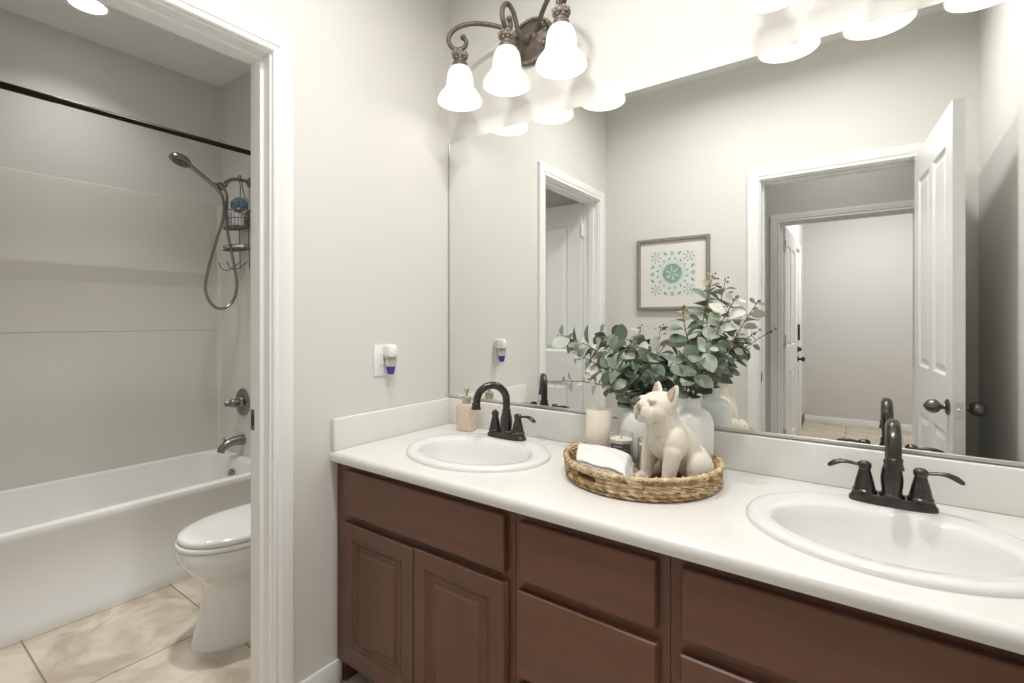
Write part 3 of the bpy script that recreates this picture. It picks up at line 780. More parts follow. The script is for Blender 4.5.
lathe(b, [(0.001, -0.018), (0.037, -0.018), (0.037, -0.0215), (0.001, -0.0215)], (SX, -0.468, 2.125), n=28, mtx=mh)
for rr_, nn in ((0.012, 6), (0.025, 12)):
    for i in range(nn):
        a = 2 * pi * i / nn; p = mh @ Vector((rr_ * cos(a), rr_ * sin(a), -0.0225)); sphere(b, Vector((SX, -0.468, 2.125)) + p, 0.0024, 6, 5)
obj('spray_face', b, M['pewter'], hs)
b = BM()
hpts = bez([(SX, -0.262, 1.988), (SX + 0.005, -0.250, 1.94), (SX + 0.006, -0.252, 1.85), (SX + 0.004, -0.285, 1.72), (SX, -0.325, 1.56), (SX, -0.345, 1.43), (SX + 0.004, -0.315, 1.345), (SX + 0.006, -0.262, 1.318), (SX + 0.006, -0.205, 1.355),
            (SX + 0.004, -0.175, 1.45), (SX + 0.003, -0.195, 1.60), (SX, -0.222, 1.75), (SX - 0.003, -0.232, 1.88), (SX - 0.003, -0.228, 1.97), (SX - 0.002, -0.240, 2.015)], 14)
tube(b, hpts, [0.0078 * (1 + 0.09 * (i % 2)) for i in range(len(hpts))], 10)
obj('hose', b, M['nickel'], sh)

# caddy hanging from the arm
CXc, CYc = SX, -0.158
cd = thing('shower_caddy', 'wire shower caddy hanging from the shower arm', 'shower caddy', (CXc, CYc, 1.55))
b = BM()
wr = 0.0028
tube(b, bez([(CXc - 0.055, CYc + 0.022, 1.90), (CXc - 0.030, CYc + 0.016, 1.98), (CXc - 0.012, CYc + 0.01, 2.05), (CXc - 0.012, CYc, 2.108), (CXc, CYc, 2.112), (CXc + 0.012, CYc, 2.108), (CXc + 0.012, CYc + 0.01, 2.05), (CXc + 0.030, CYc + 0.016, 1.98), (CXc + 0.055, CYc + 0.022, 1.90)], 6), wr, 8)
for s in (-1, 1): tube(b, [(CXc + s * 0.055, CYc + 0.022, 1.90), (CXc + s * 0.055, CYc + 0.030, 1.56)], wr, 8)
obj('hanger', b, M['pewter'], cd)
b = BM()
for zz, a, c in ((1.895, 0.115, 0.052), (1.845, 0.112, 0.050), (1.800, 0.108, 0.047)):
    tube(b, ring(CXc, CYc - 0.020, zz, a, c, 36, 2.6), wr, 8, closed=True)
for i in range(20):
    a = 2 * pi * i / 20; q0, q1 = ring(CXc, CYc - 0.020, 1.895, 0.115, 0.052, 20, 2.6)[i], ring(CXc, CYc - 0.020, 1.800, 0.108, 0.047, 20, 2.6)[i]
    tube(b, [q0, q1], 0.0016, 6)
for k in range(-4, 5): tube(b, [(CXc + k * 0.022, CYc - 0.062, 1.800), (CXc + k * 0.022, CYc + 0.022, 1.800)], 0.0016, 6)
obj('upper_basket', b, M['pewter'], cd)
b = BM()
for zz in (1.690, 1.672):
    tube(b, ring(CXc, CYc - 0.018, zz, 0.110, 0.048, 36, 2.6), wr, 8, closed=True)
for k in range(-4, 5): tube(b, [(CXc + k * 0.022, CYc - 0.060, 1.672), (CXc + k * 0.022, CYc + 0.024, 1.672)], 0.0016, 6)
obj('soap_shelf', b, M['pewter'], cd)
for s in (-1, 1):
    b = BM(); tube(b, bez([(CXc + s * 0.05, CYc + 0.02, 1.60), (CXc + s * 0.05, CYc - 0.03, 1.555), (CXc + s * 0.05, CYc - 0.07, 1.550), (CXc + s * 0.05, CYc - 0.092, 1.580)], 6), wr, 8)
    sphere(b, (CXc + s * 0.05, CYc - 0.092, 1.582), 0.0055); obj('hook', b, M['pewter'], cd)
b = BM()
bmesh.ops.create_icosphere(b, subdivisions=4, radius=1)
for v in b.verts:
    n_ = noise.noise(v.co * 2.6) * 0.35 + noise.noise(v.co * 7) * 0.18
    v.co = Vector((CXc + 0.035 + v.co.x * 0.062 * (1 + n_), CYc - 0.022 + v.co.y * 0.034 * (1 + n_), 1.930 + v.co.z * 0.040 * (1 + n_)))
tag(obj('washcloth', b, M['blue']), 'crumpled blue washcloth in the top of the shower caddy', 'washcloth')
b = BM(); loft(b, [ring(CXc - 0.020, CYc - 0.020, 1.8025 + z, a, c, 32, 2.6) for z, a, c in ((0, 0.066, 0.036), (0.004, 0.072, 0.040), (0.055, 0.076, 0.042), (0.074, 0.070, 0.038), (0.082, 0.050, 0.026), (0.084, 0.020, 0.012))], True, True)
tag(obj('shampoo_bottle', b, M['pouf']), 'wide frosted pale bottle lying in the shower caddy basket', 'bottle')
b = BM(); loft(b, [ring(CXc + 0.02, CYc - 0.02, z, a, c, 28, 3) for z, a, c in ((1.6755, 0.036, 0.022), (1.679, 0.040, 0.026), (1.692, 0.041, 0.027), (1.699, 0.036, 0.022))], True, True)
tag(obj('soap_bar', b, M['plastic']), 'white soap bar on the lower shelf of the shower caddy', 'soap')

# tub valve and spout
VX = -1.605
v = thing('shower_valve', 'brushed nickel round tub valve with knob handle', 'shower valve', (VX, EPY, 0.752))
b = BM(); lathe(b, [(0.001, 0), (0.084, 0.0), (0.084, 0.005), (0.078, 0.010), (0.05, 0.014), (0.034, 0.017), (0.030, 0.024), (0.024, 0.030), (0.001, 0.03)], (VX, EPY - 0.0004, 0.752), axis='y', n=36); obj('escutcheon', b, M['nickel'], v)
b = BM(); lathe(b, [(0.016, 0.028), (0.016, 0.044), (0.024, 0.048), (0.027, 0.060), (0.022, 0.072), (0.015, 0.080), (0.0155, 0.088), (0.018, 0.094), (0.013, 0.104), (0.001, 0.107)], (VX, EPY - 0.0004, 0.752), axis='y', n=24, flute=6, fa=0.05); obj('valve_knob', b, M['nickel'], v)
sp = thing('tub_spout', 'brushed nickel tub spout with diverter pin', 'tub spout', (VX, EPY, 0.52))
b = BM()
tube(b, bez([(VX, EPY - 0.0004, 0.522), (VX, EPY - 0.045, 0.524), (VX, EPY - 0.085, 0.516), (VX, EPY - 0.118, 0.494), (VX, EPY - 0.130, 0.470)], 5), [0.031, 0.0305, 0.03, 0.029, 0.0285, 0.028, 0.0275, 0.0265, 0.026, 0.0255, 0.025, 0.0245, 0.024, 0.0235, 0.023, 0.0225, 0.022, 0.0215, 0.021, 0.021, 0.021], 20)
obj('spout', b, M['nickel'], sp)
b = BM(); tube(b, [(VX, EPY - 0.105, 0.515), (VX, EPY - 0.108, 0.540)], 0.004, 10); sphere(b, (VX, EPY - 0.1085, 0.545), (0.009, 0.009, 0.006)); obj('diverter_pin', b, M['nickel'], sp)

# ------------------------------------------------------------------ toilet (local: -y is forward)
to = thing('toilet', 'white toilet with closed lid beside the tub', 'toilet', (-0.592, PY - 0.008, 0))
def egg(yc, hl, hw, z, n=48, back=0.82):
    o = []
    for i in range(n):
        t = 2 * pi * i / n; y = -sin(t); x = cos(t)
        wx = hw * math.copysign(abs(x) ** (2 / 2.15), x)
        if y > 0: wx *= 1.0; yy = hl * 0.94 * abs(y) ** (2 / 2.8)
        else: yy = -hl * abs(y) ** (2 / 2.05)
        o.append(Vector((wx * 0.985, (yc + yy) * 0.967, z)))
    return o
b = BM()
loft(b, [egg(-0.425, 0.272, 0.142, 0.0), egg(-0.425, 0.272, 0.142, 0.010), egg(-0.425, 0.262, 0.134, 0.03), egg(-0.425, 0.240, 0.120, 0.12), egg(-0.425, 0.226, 0.113, 0.19), egg(-0.428, 0.224, 0.116, 0.225),
         egg(-0.435, 0.236, 0.135, 0.255), egg(-0.45, 0.256, 0.158, 0.285), egg(-0.462, 0.265, 0.170, 0.32), egg(-0.465, 0.267, 0.173, 0.328), egg(-0.468, 0.272, 0.180, 0.336), egg(-0.47, 0.273, 0.182, 0.372), egg(-0.47, 0.268, 0.178, 0.384), egg(-0.47, 0.23, 0.14, 0.386)], True, True)
loft(b, [[Vector(p) for p in ((-0.10, -0.30, z), (0.10, -0.30, z), (0.105 + k, -0.02, z), (-0.105 - k, -0.02, z))] for z, k in ((0.22, 0.0), (0.30, 0.03), (0.37, 0.075))], True, True)
obj('bowl', b, M['porcelain'], to, local=True, ang=60)
b = BM(); loft(b, [egg(-0.468, 0.272, 0.181, 0.3875), egg(-0.468, 0.278, 0.186, 0.391), egg(-0.468, 0.278, 0.186, 0.402), egg(-0.468, 0.274, 0.182, 0.406)], True, True); obj('seat', b, M['porcelain'], to, local=True, ang=60)
b = BM(); loft(b, [egg(-0.466, 0.268, 0.176, 0.4075), egg(-0.466, 0.273, 0.182, 0.412), egg(-0.466, 0.274, 0.183, 0.422), egg(-0.466, 0.268, 0.178, 0.430), egg(-0.466, 0.245, 0.160, 0.4335), egg(-0.466, 0.18, 0.11, 0.4365), egg(-0.466, 0.08, 0.05, 0.4375)], True, True); obj('lid', b, M['porcelain'], to, local=True, ang=60)
b = BM()
def rbox(z, hx, y0_, y1_, r=0.03): return [Vector((p.x, p.y, z)) for p in rr4(-hx, hx, y0_, y1_, z, r)]
loft(b, [rbox(0.371, 0.17, -0.180, -0.008), rbox(0.40, 0.185, -0.188, -0.004), rbox(0.70, 0.215, -0.198, -0.002)], True, True); obj('tank', b, M['porcelain'], to, local=True)
b = BM(); loft(b, [rbox(0.701, 0.222, -0.206, -0.002), rbox(0.705, 0.226, -0.210, -0.001), rbox(0.728, 0.226, -0.210, -0.001), rbox(0.736, 0.215, -0.200, -0.008)], True, True); obj('tank_lid', b, M['porcelain'], to, local=True)
b = BM(); tube(b, [(-0.16, -0.200, 0.66), (-0.16, -0.214, 0.66), (-0.125, -0.217, 0.655), (-0.09, -0.217, 0.65)], [0.008, 0.008, 0.006, 0.005], 10); obj('flush_lever', b, M['nickel'], to, local=True)

# ------------------------------------------------------------------ outlet, freshener, switch
oc = thing('wall_outlet', 'white outlet cover on the left wall near the mirror', 'outlet', (0, -0.372, 1.04))
b = BM(); box(b, 0.0004, 0.006, -0.408, -0.336, 1.041, 1.157, bev=0.002); obj('cover_plate', b, M['plastic'], oc)
b = BM()
box(b, 0.0062, 0.0085, -0.389, -0.355, 1.066, 1.132, bev=0.001)
for zz in (1.080, 1.118):
    box(b, 0.0086, 0.0088, -0.380, -0.378, zz - 0.005, zz + 0.005, mi=1); box(b, 0.0086, 0.0088, -0.367, -0.365, zz - 0.005, zz + 0.005, mi=1)
obj('receptacle', b, [M['plastic'], M['slot']], oc)
fr = thing('air_freshener', 'white plug in air freshener with purple oil vial in the wall outlet', 'air freshener', (0.03, -0.352, 1.055))
b = BM()
loft(b, [rr4(0.0092, 0.050, -0.371, -0.333, 1.113, 0.010), rr4(0.0092, 0.053, -0.373, -0.331, 1.118, 0.012), rr4(0.0092, 0.053, -0.373, -0.331, 1.142, 0.012), rr4(0.0092, 0.048, -0.370, -0.334, 1.154, 0.010), rr4(0.012, 0.042, -0.364, -0.340, 1.158, 0.008)], True, True)
obj('body', b, M['plastic'], fr)
b = BM(); lathe(b, [(0.018, 0.0), (0.0215, 0.004), (0.0215, 0.010), (0.0135, 0.013)], (0.032, -0.352, 1.1005), n=24); obj('vial_collar', b, M['pump'], fr)
b = BM(); lathe(b, [(0.0105, 0.001), (0.0125, 0.002), (0.0178, 0.030)], (0.032, -0.352, 1.046), n=24); obj('oil', b, M['purple'], fr)
b = BM(); lathe(b, [(0.0179, 0.0305), (0.0210, 0.0542)], (0.032, -0.352, 1.046), n=24); obj('vial', b, M['clear'], fr)

sw = thing('light_switch', 'white light switch plate beside the hall doorway, seen in the mirror', 'light switch', (0.875, OW, 1.02))
b = BM(); box(b, 0.838, 0.908, OW + 0.0004, OW + 0.006, 1.02, 1.135, bev=0.002); obj('cover_plate', b, M['plastic'], sw)
b = BM(); box(b, 0.858, 0.888, OW + 0.0062, OW + 0.010, 1.045, 1.11, bev=0.001); obj('rocker', b, M['plastic'], sw)

# low vent past the outside door
vt = thing('wall_vent', 'dark low vent on the entry wall past the outside door', 'vent', (0.875, -5.15, 0.02))
b = BM(); box(b, 0.8755, 0.883, -5.35, -4.95, 0.02, 0.13, bev=0.002)
for k in range(6): box(b, 0.883, 0.886, -5.33, -4.97, 0.032 + k * 0.015, 0.039 + k * 0.015)
obj('grille', b, M['pewter'], vt)

# ------------------------------------------------------------------ framed print (opposite wall)
fx0, fx1, fz0, fz1 = 0.235, 0.700, 1.318, 1.786
fp = thing('framed_print', 'square green medallion print in a greige wood frame on the wall opposite the mirror', 'framed picture', ((fx0 + fx1) / 2, OW, fz0))
b = BM(); fw_ = 0.022
pfm = [(0.0, 0.0), (0.0, 0.022), (0.004, 0.026), (0.018, 0.026), (0.022, 0.020), (0.022, 0.0)]
rr = []
for cx_, cz_, sx_, sz_ in ((fx0, fz0, 1, 1), (fx1, fz0, -1, 1), (fx1, fz1, -1, -1), (fx0, fz1, 1, -1)):
    rr.append([Vector((cx_ + sx_ * i, OW + 0.0005 + d, cz_ + sz_ * i)) for i, d in pfm])
rr.append(rr[0]); loft(b, rr, False, False); bmesh.ops.remove_doubles(b, verts=b.verts, dist=1e-5)
obj('frame', b, M['frame'], fp, ang=20)
b = BM(); box(b, fx0 + 0.021, fx1 - 0.021, OW + 0.001, OW + 0.010, fz0 + 0.021, fz1 - 0.021); obj('mat_board', b, M['matboard'], fp)
b = BM()
pcx, pcz = (fx0 + fx1) / 2, (fz0 + fz1) / 2 + 0.003
def disc(cx_, cz_, r0, r1, y, mi, n=32, sx=1, sz=1, rot=0):
    yy = OW + y
    def pt(r, t):
        x, z = r * cos(t) * sx, r * sin(t) * sz
        return (cx_ + x * cos(rot) - z * sin(rot), yy, cz_ + x * sin(rot) + z * cos(rot))
    if r0 <= 0:
        b.faces.new([b.verts.new(pt(r1, 2*pi*i/n)) for i in range(n)]).material_index = mi
    else:
        A = [b.verts.new(pt(r0, 2*pi*i/n)) for i in range(n)]; B = [b.verts.new(pt(r1, 2*pi*i/n)) for i in range(n)]
        for i in range(n): b.faces.new((A[i], A[(i+1) % n], B[(i+1) % n], B[i])).material_index = mi
hw = 0.130
box(b, pcx - hw, pcx + hw, OW + 0.0102, OW + 0.0108, pcz - hw, pcz + hw, mi=0)
disc(pcx, pcz, 0, 0.055, 0.0112, 1); disc(pcx, pcz, 0.060, 0.0635, 0.0112, 3); disc(pcx, pcz, 0.074, 0.0765, 0.0112, 3, 40)
for i in range(12):
    a = 2 * pi * i / 12 + 0.13
    disc(pcx + 0.025 * cos(a), pcz + 0.025 * sin(a), 0, 0.017, 0.0114, 3 if i % 2 else 2, 12, 1, 0.35, a)
for i in range(16):
    a = 2 * pi * (i + 0.5) / 16
    disc(pcx + 0.085 * cos(a), pcz + 0.085 * sin(a), 0, 0.0085, 0.0113, 2 if i % 2 else 1, 12, 1, 0.6, a * 2.1)
for s1, s2 in ((1, 0), (-1, 0), (0, 1), (0, -1)):
    disc(pcx + s1 * 0.115, pcz + s2 * 0.115, 0, 0.011, 0.0113, 1, 16); disc(pcx + s1 * 0.115, pcz + s2 * 0.115, 0, 0.006, 0.0115, 3, 12)
    for k in (-1, 1):
        disc(pcx + s1 * 0.113 + s2 * k * 0.040, pcz + s2 * 0.113 + s1 * k * 0.040, 0, 0.013, 0.0113, 2, 12, 1, 0.5, pi / 4 * (1 if (s1 or 0) * k + s2 * k > 0 else 3))
for s1 in (1, -1):
    for s2 in (1, -1):
        ccx, ccz = pcx + s1 * 0.092, pcz + s2 * 0.092
        disc(ccx, ccz, 0.016, 0.0195, 0.0112, 3, 24); disc(ccx, ccz, 0.008, 0.0105, 0.0112, 2, 20)
        for k in range(7):
            a = 2 * pi * k / 7; disc(ccx + 0.027 * cos(a), ccz + 0.027 * sin(a), 0, 0.0048, 0.0113, 1 if k % 2 else 2, 10)
bmesh.ops.scale(b, vec=(1.14, 1, 1.14), space=Matrix.Translation((-pcx, 0, -pcz)), verts=b.verts)
obj('print', b, [M['paper'], M['inkg'], M['inkd'], M['inkl']], fp, fin=False)
b = BM(); box(b, fx0 + 0.022, fx1 - 0.022, OW + 0.0155, OW + 0.017, fz0 + 0.022, fz1 - 0.022)

b.free()

# ------------------------------------------------------------------ soap dispenser
sd = thing('soap_dispenser', 'pink glass soap dispenser in the corner beside the left sink', 'soap dispenser', (0.170, -0.080, CZ), R(6))
b = BM()
hh = [rr4(-0.031, 0.031, -0.026, 0.026, 0.0, 0.008), rr4(-0.035, 0.035, -0.029, 0.029, 0.005, 0.009)]
for k in range(1, 12): 
    e = 0.0004 * (1 if k % 2 else -1); hh.append(rr4(-0.035 - e, 0.035 + e, -0.029 - e, 0.029 + e, 0.005 + k * 0.0078, 0.009))
hh += [rr4(-0.033, 0.033, -0.027, 0.027, 0.104, 0.012), rr4(-0.022, 0.022, -0.020, 0.020, 0.1085, 0.015), rr4(-0.016, 0.016, -0.016, 0.016, 0.110, 0.015)]
loft(b, hh, True, True); obj('bottle', b, M['pink'], sd, local=True, ang=30)
b = BM(); lathe(b, [(0.017, 0.1105), (0.0185, 0.113), (0.0185, 0.134), (0.015, 0.139), (0.006, 0.140), (0.006, 0.152), (0.0105, 0.153), (0.0105, 0.170), (0.008, 0.173), (0.001, 0.173)], n=24)
tube(b, [(0, 0, 0.165), (0.012, -0.02, 0.165), (0.020, -0.034, 0.160)], [0.005, 0.0045, 0.004], 10)
obj('pump', b, M['pump'], sd, local=True)

# ------------------------------------------------------------------ wicker tray
TCX, TCY, TR = 0.960, -0.237, 0.208
tr = thing('wicker_tray', 'round woven wicker tray holding the dog figurine and vases', 'tray', (TCX, TCY, CZ))
rnd = random.Random(3)
b = BM()
HA = R(243)
def in_hole(a, k): 
    return k in (2, 3) and any(abs((a - h + pi) % (2 * pi) - pi) < R(15) for h in (HA, HA + pi))
rows = 5
for k in range(rows):
    z = 0.008 + k * 0.0105; rad = TR - 0.004 + 0.0012 * k
    for ph in (0, 1):
        N = 22; run = []
        for i in range(N * 6 + 1):
            a = 2 * pi * i / (N * 6)
            if in_hole(a, k):
                if len(run) > 3: tube(b, [q[0] for q in run], [q[1] for q in run], 6, mi=rnd.choice((0, 0, 1, 1, 2)), flat=0.75)
                run = []; continue
            wv = sin(a * N / 2 * 2 + ph * pi + k * 1.3)
            p = Vector((TCX + (rad + 0.0042 * wv) * cos(a), TCY + (rad + 0.0042 * wv) * sin(a), CZ + z + 0.0030 * cos(a * N + ph * pi + k * 1.3) + rnd.uniform(-.0007, .0007)))
            run.append((p, 0.0056 * (1 + 0.22 * sin(a * N * 2 + k) + rnd.uniform(-.08, .08))))
            if i % 9 == 8 and len(run) > 3:
                tube(b, [q[0] for q in run], [q[1] for q in run], 6, mi=rnd.choice((0, 0, 1, 1, 2)), flat=0.75); run = [run[-1]]
        if len(run) > 1: tube(b, [q[0] for q in run], [q[1] for q in run], 6, mi=rnd.choice((0, 0, 1, 1, 2)), flat=0.75)
obj('woven_side', b, WK, tr, ang=80)
b = BM()
tube(b, [(TCX + (TR + 0.003) * cos(2*pi*i/120), TCY + (TR + 0.003) * sin(2*pi*i/120), CZ + 0.057 + 0.0008 * sin(i * 1.7)) for i in range(120)], 0.0056, 8, closed=True, mi=1)
for i in range(0, 120):   # wrapping strands of the rim
    a = 2 * pi * i / 120; a2 = a + 0.055
    if i % 2: continue
    pts = []
    for j in range(9):
        t = 2 * pi * j / 8; aa = a + (a2 - a) * j / 8; q = 0.0068
        pts.append((TCX + (TR + 0.003 + q * cos(t)) * cos(aa), TCY + (TR + 0.003 + q * cos(t)) * sin(aa), CZ + 0.057 + q * sin(t)))
    tube(b, pts, 0.0030, 5, mi=rnd.choice((0, 1, 1)), flat=0.5)
obj('rim', b, WK, tr, ang=80)
b = BM()
lathe(b, [(0.001, 0.0025), (TR - 0.010, 0.0025), (TR - 0.010, 0.0075), (0.001, 0.0075)], (TCX, TCY, CZ), n=64)
for k in range(17):
    r_ = 0.010 + k * 0.0112
    n_ = max(16, int(r_ * 300))
    tube(b, [(TCX + r_ * cos(2*pi*i/n_), TCY + r_ * sin(2*pi*i/n_), CZ + 0.0075 + 0.0015 * sin(i * 1.6 + k)) for i in range(n_)], 0.0045, 6, closed=True, mi=rnd.choice((0, 1, 2)), flat=0.6)
obj('woven_floor', b, WK, tr, ang=80)
TF = CZ + 0.012      # tray floor

# vases
def vase(name, x, y, label, r=0.0615, h=0.210):
    b = BM(); s = r / 0.0615; q = h / 0.21
    pf = [(0.001, 0.0), (0.050, 0.0), (0.054, 0.004), (0.058, 0.022), (0.0607, 0.05), (0.0615, 0.10), (0.0613, 0.130), (0.059, 0.148), (0.0515, 0.163), (0.040, 0.172), (0.030, 0.177), (0.0265, 0.182), (0.0262, 0.200), (0.0275, 0.208), (0.0268, 0.210),
          (0.0235, 0.209), (0.0225, 0.200), (0.0225, 0.182), (0.030, 0.173), (0.050, 0.158), (0.056, 0.140), (0.056, 0.05), (0.050, 0.010), (0.001, 0.008)]
    lathe(b, [(a * s, z * q) for a, z in pf], (x, y, TF), n=48)
    return tag(obj(name, b, M['ceramic'], ang=60), label, 'vase', 'white bottle vases')
V1 = (0.899, -0.110); V2 = (1.066, -0.123)
vase('vase', *V1, 'matte white vase behind the candles, left one of the two', 0.060, 0.200)
vase('vase', *V2, 'matte white bottle vase standing behind the dog figurine', 0.0625, 0.212)

# candles
pc = thing('pillar_candle', 'tall cream pillar candle at the left of the tray', 'candle', (0.808, -0.190, TF))
b = BM(); lathe(b, [(0.001, 0), (0.0385, 0), (0.0395, 0.002), (0.0395, 0.154), (0.0385, 0.157), (0.036, 0.157), (0.0345, 0.152), (0.033, 0.138), (0.024, 0.134), (0.001, 0.132)], n=40); obj('wax', b, M['candle'], pc, local=True)
b = BM(); tube(b, [(0, 0, 0.1315), (0.001, 0, 0.142), (0.004, 0.001, 0.149)], 0.0016, 6); obj('wick', b, M['wick'], pc, local=True)
def jar(name, x, y, label, r, h, lab, rot=0):
    t = thing(name, label, 'candle', (x, y, TF), rot, 'small jar candles')
    b = BM(); lathe(b, [(0.001, 0), (r - 0.003, 0), (r, 0.003), (r, h), (r - 0.0012, h + 0.001), (r - 0.0024, h), (r - 0.0024, 0.006), (0.001, 0.005)], n=40); obj('glass_jar', b, M['glass'], t, local=True)
    b = BM(); lathe(b, [(0.001, 0.0055), (r - 0.0034, 0.0062), (r - 0.0034, h * 0.84), (r - 0.006, h * 0.835), (0.001, h * 0.83)], n=40); obj('wax', b, M['candle'], t, local=True)
    b = BM(); tube(b, [(0, 0, h * 0.82), (0.001, 0, h * 0.93)], 0.0012, 6); obj('wick', b, M['wick'], t, local=True)
    if lab:
        b = BM(); n = 20
        A = []; 
        for i in range(n + 1):
            a = R(-52 + 104 * i / n) - pi / 2
            A.append((cos(a), sin(a)))
        for rr_, z0_, z1_, mi, i0, i1 in ((r + 0.0006, h * 0.36, h * 0.76, 0, 0, n), (r + 0.0010, h * 0.66, h * 0.69, 1, 4, 12), (r + 0.0010, h * 0.57, h * 0.585, 1, 4, 16), (r + 0.0010, h * 0.51, h * 0.523, 1, 4, 14)):
            for i in range(i0, i1):
                b.faces.new([b.verts.new((A[j][0] * rr_, A[j][1] * rr_, zz)) for j, zz in ((i, z0_), (i + 1, z0_), (i + 1, z1_), (i, z1_))]).material_index = mi
        bmesh.ops.remove_doubles(b, verts=b.verts, dist=1e-5)
        obj('jar_label', b, [M['label'], M['labeltext']], t, local=True)
    return t
jar('jar_candle', 0.893, -0.218, 'glass jar candle with a dark label, right of the pillar candle', 0.0355, 0.098, True, R(18))
jar('jar_candle', 0.965, -0.196, 'plain cream jar candle half hidden between label jar and dog figurine', 0.028, 0.085, False)

# ------------------------------------------------------------------ folded towel lying over the tray's front
b = BM()
P00, P10, P01, P11 = Vector((0.829, -0.371, 0.866)), Vector((1.008, -0.420, 0.866)), Vector((0.784, -0.270, 0.880)), Vector((0.958, -0.268, 0.872))
nu, nv = 40, 28
def tw(u, v, top):
    p = P00.lerp(P10, u).lerp(P01.lerp(P11, u), v)
    n_ = noise.noise(Vector((u * 3.1, v * 2.4, 0.3 if top else 5.1))) * 0.006 + noise.noise(Vector((u * 8, v * 6, 2.0))) * 0.0022
    p.z += n_ + 0.005 * sin(pi * u) 
    if not top: p.z -= 0.030
    # droop of the right end into the tray
    if u > 0.86:
        q = (u - 0.86) / 0.14; p.z -= 0.020 * q * q; p.x -= 0.012 * q
    p.x += 0.004 * noise.noise(Vector((v * 5, 3.3, u * 2))); p.y += 0.004 * noise.noise(Vector((u * 5, 7.3, v)))
    return p
top = [[b.verts.new(tw(i / nu, j / nv, True)) for j in range(nv + 1)] for i in range(nu + 1)]
bot = [[b.verts.new(tw(i / nu, j / nv, False)) for j in range(nv + 1)] for i in range(nu + 1)]
for i in range(nu):
    for j in range(nv):
        b.faces.new((top[i][j], top[i+1][j], top[i+1][j+1], top[i][j+1])); b.faces.new((bot[i][j], bot[i][j+1], bot[i+1][j+1], bot[i+1][j]))
# folded edges: three rounded layers
def edge_strip(idx, outv):
    prev = None
    for (i, j) in idx:
        a, c = top[i][j], bot[i][j]; col = [a]
        L = 12
        for k in range(1, L):
            t = k / L; p = a.co.lerp(c.co, t)
            p = p + outv * (0.006 * abs(sin(pi * t * 3)) ** 0.6)
            col.append(b.verts.new(p))
        col.append(c)
        if prev:
            for k in range(L): b.faces.new((prev[k], prev[k+1], col[k+1], col[k]))
        prev = col
edge_strip([(i, 0) for i in range(nu + 1)], Vector((0, -1, 0)))
edge_strip([(i, nv) for i in range(nu, -1, -1)], Vector((0, 1, 0)))
edge_strip([(0, j) for j in range(nv, -1, -1)], Vector((-1, 0, 0)))
edge_strip([(nu, j) for j in range(nv + 1)], Vector((1, 0, 0)))
bmesh.ops.smooth_vert(b, verts=[v for v in b.verts], factor=0.5, use_axis_x=True, use_axis_y=True, use_axis_z=True)
tw_o = tag(obj('folded_towel', b, M['towel'], ang=80), 'white folded towel resting on the front of the wicker tray', 'towel')
# the towel's drooping right end, built as a separate crumpled piece
b = BM(); nu, nv = 36, 30
vv = []
for i in range(nu + 1):
    row = []
    for j in range(nv + 1):
        u, v_ = i / nu, j / nv
        x = 0.955 + 0.062 * u; y = -0.408 + 0.065 * v_ - 0.004 * u
        hgt = (0.022 + 0.020 * (1 - u)) * (sin(pi * min(max(u, 0.02), 0.98)) ** 0.5) * (sin(pi * min(max(v_, 0.02), 0.98)) ** 0.5)
        z = TF + 0.004 + hgt * (0.75 + 0.6 * noise.noise(Vector((u * 4, v_ * 5, 1.7)))) + 0.006 * abs(noise.noise(Vector((u * 9, v_ * 9, 4.2))))
        row.append(b.verts.new((x, y, z)))
    vv.append(row)
for i in range(nu):
    for j in range(nv): b.faces.new((vv[i][j], vv[i+1][j], vv[i+1][j+1], vv[i][j+1]))
bmesh.ops.solidify(b, geom=list(b.faces), thickness=0.003)
tag(obj('towel_droop', b, mat('towel_droop_cream', (0.74, 0.70, 0.64), 0.95, noise_amt=0.05, noise_scale=20, bump=0.5, bump_scale=500), ang=80), 'crumpled drooping end of the folded towel, beside the dog paws', 'cloth')

# ------------------------------------------------------------------ french bulldog figurine
dg = thing('dog_figurine', 'cream sitting french bulldog figurine looking left', 'figurine', (1.062, -0.272, TF), R(236))
b = BM()
I4 = Matrix.Identity(4)
def ell(c, r, pitch=0.0, roll=0.0, yaw=0.0, m=None):
    mm = Matrix.Rotation(yaw, 4, 'Z') @ Matrix.Rotation(pitch, 4, 'Y') @ Matrix.Rotation(roll, 4, 'X')
    if m is not None:
        cc = m @ Vector(c); mm = m.to_3x3().to_4x4() @ mm  # keeps the head's scale
    else: cc = Vector(c)
    sphere(b, cc, r, 24, 16, mtx=mm)
def limb(p, q, r0, r1):
    p, q = Vector(p), Vector(q)
    n = 8; pts = [p.lerp(q, i / n) for i in range(n + 1)]
    tube(b, pts, [r0 + (r1 - r0) * i / n for i in range(n + 1)], 14); sphere(b, p, r0 * 0.99, 14, 10); sphere(b, q, r1 * 0.99, 14, 10)
ell((-0.062, 0, 0.052), (0.044, 0.056, 0.048))
ell((-0.028, 0, 0.092), (0.044, 0.051, 0.080), pitch=R(24))
ell((0.018, 0, 0.122), (0.046, 0.057, 0.056), pitch=R(-8))
ell((0.034, 0, 0.106), (0.032, 0.040, 0.040))
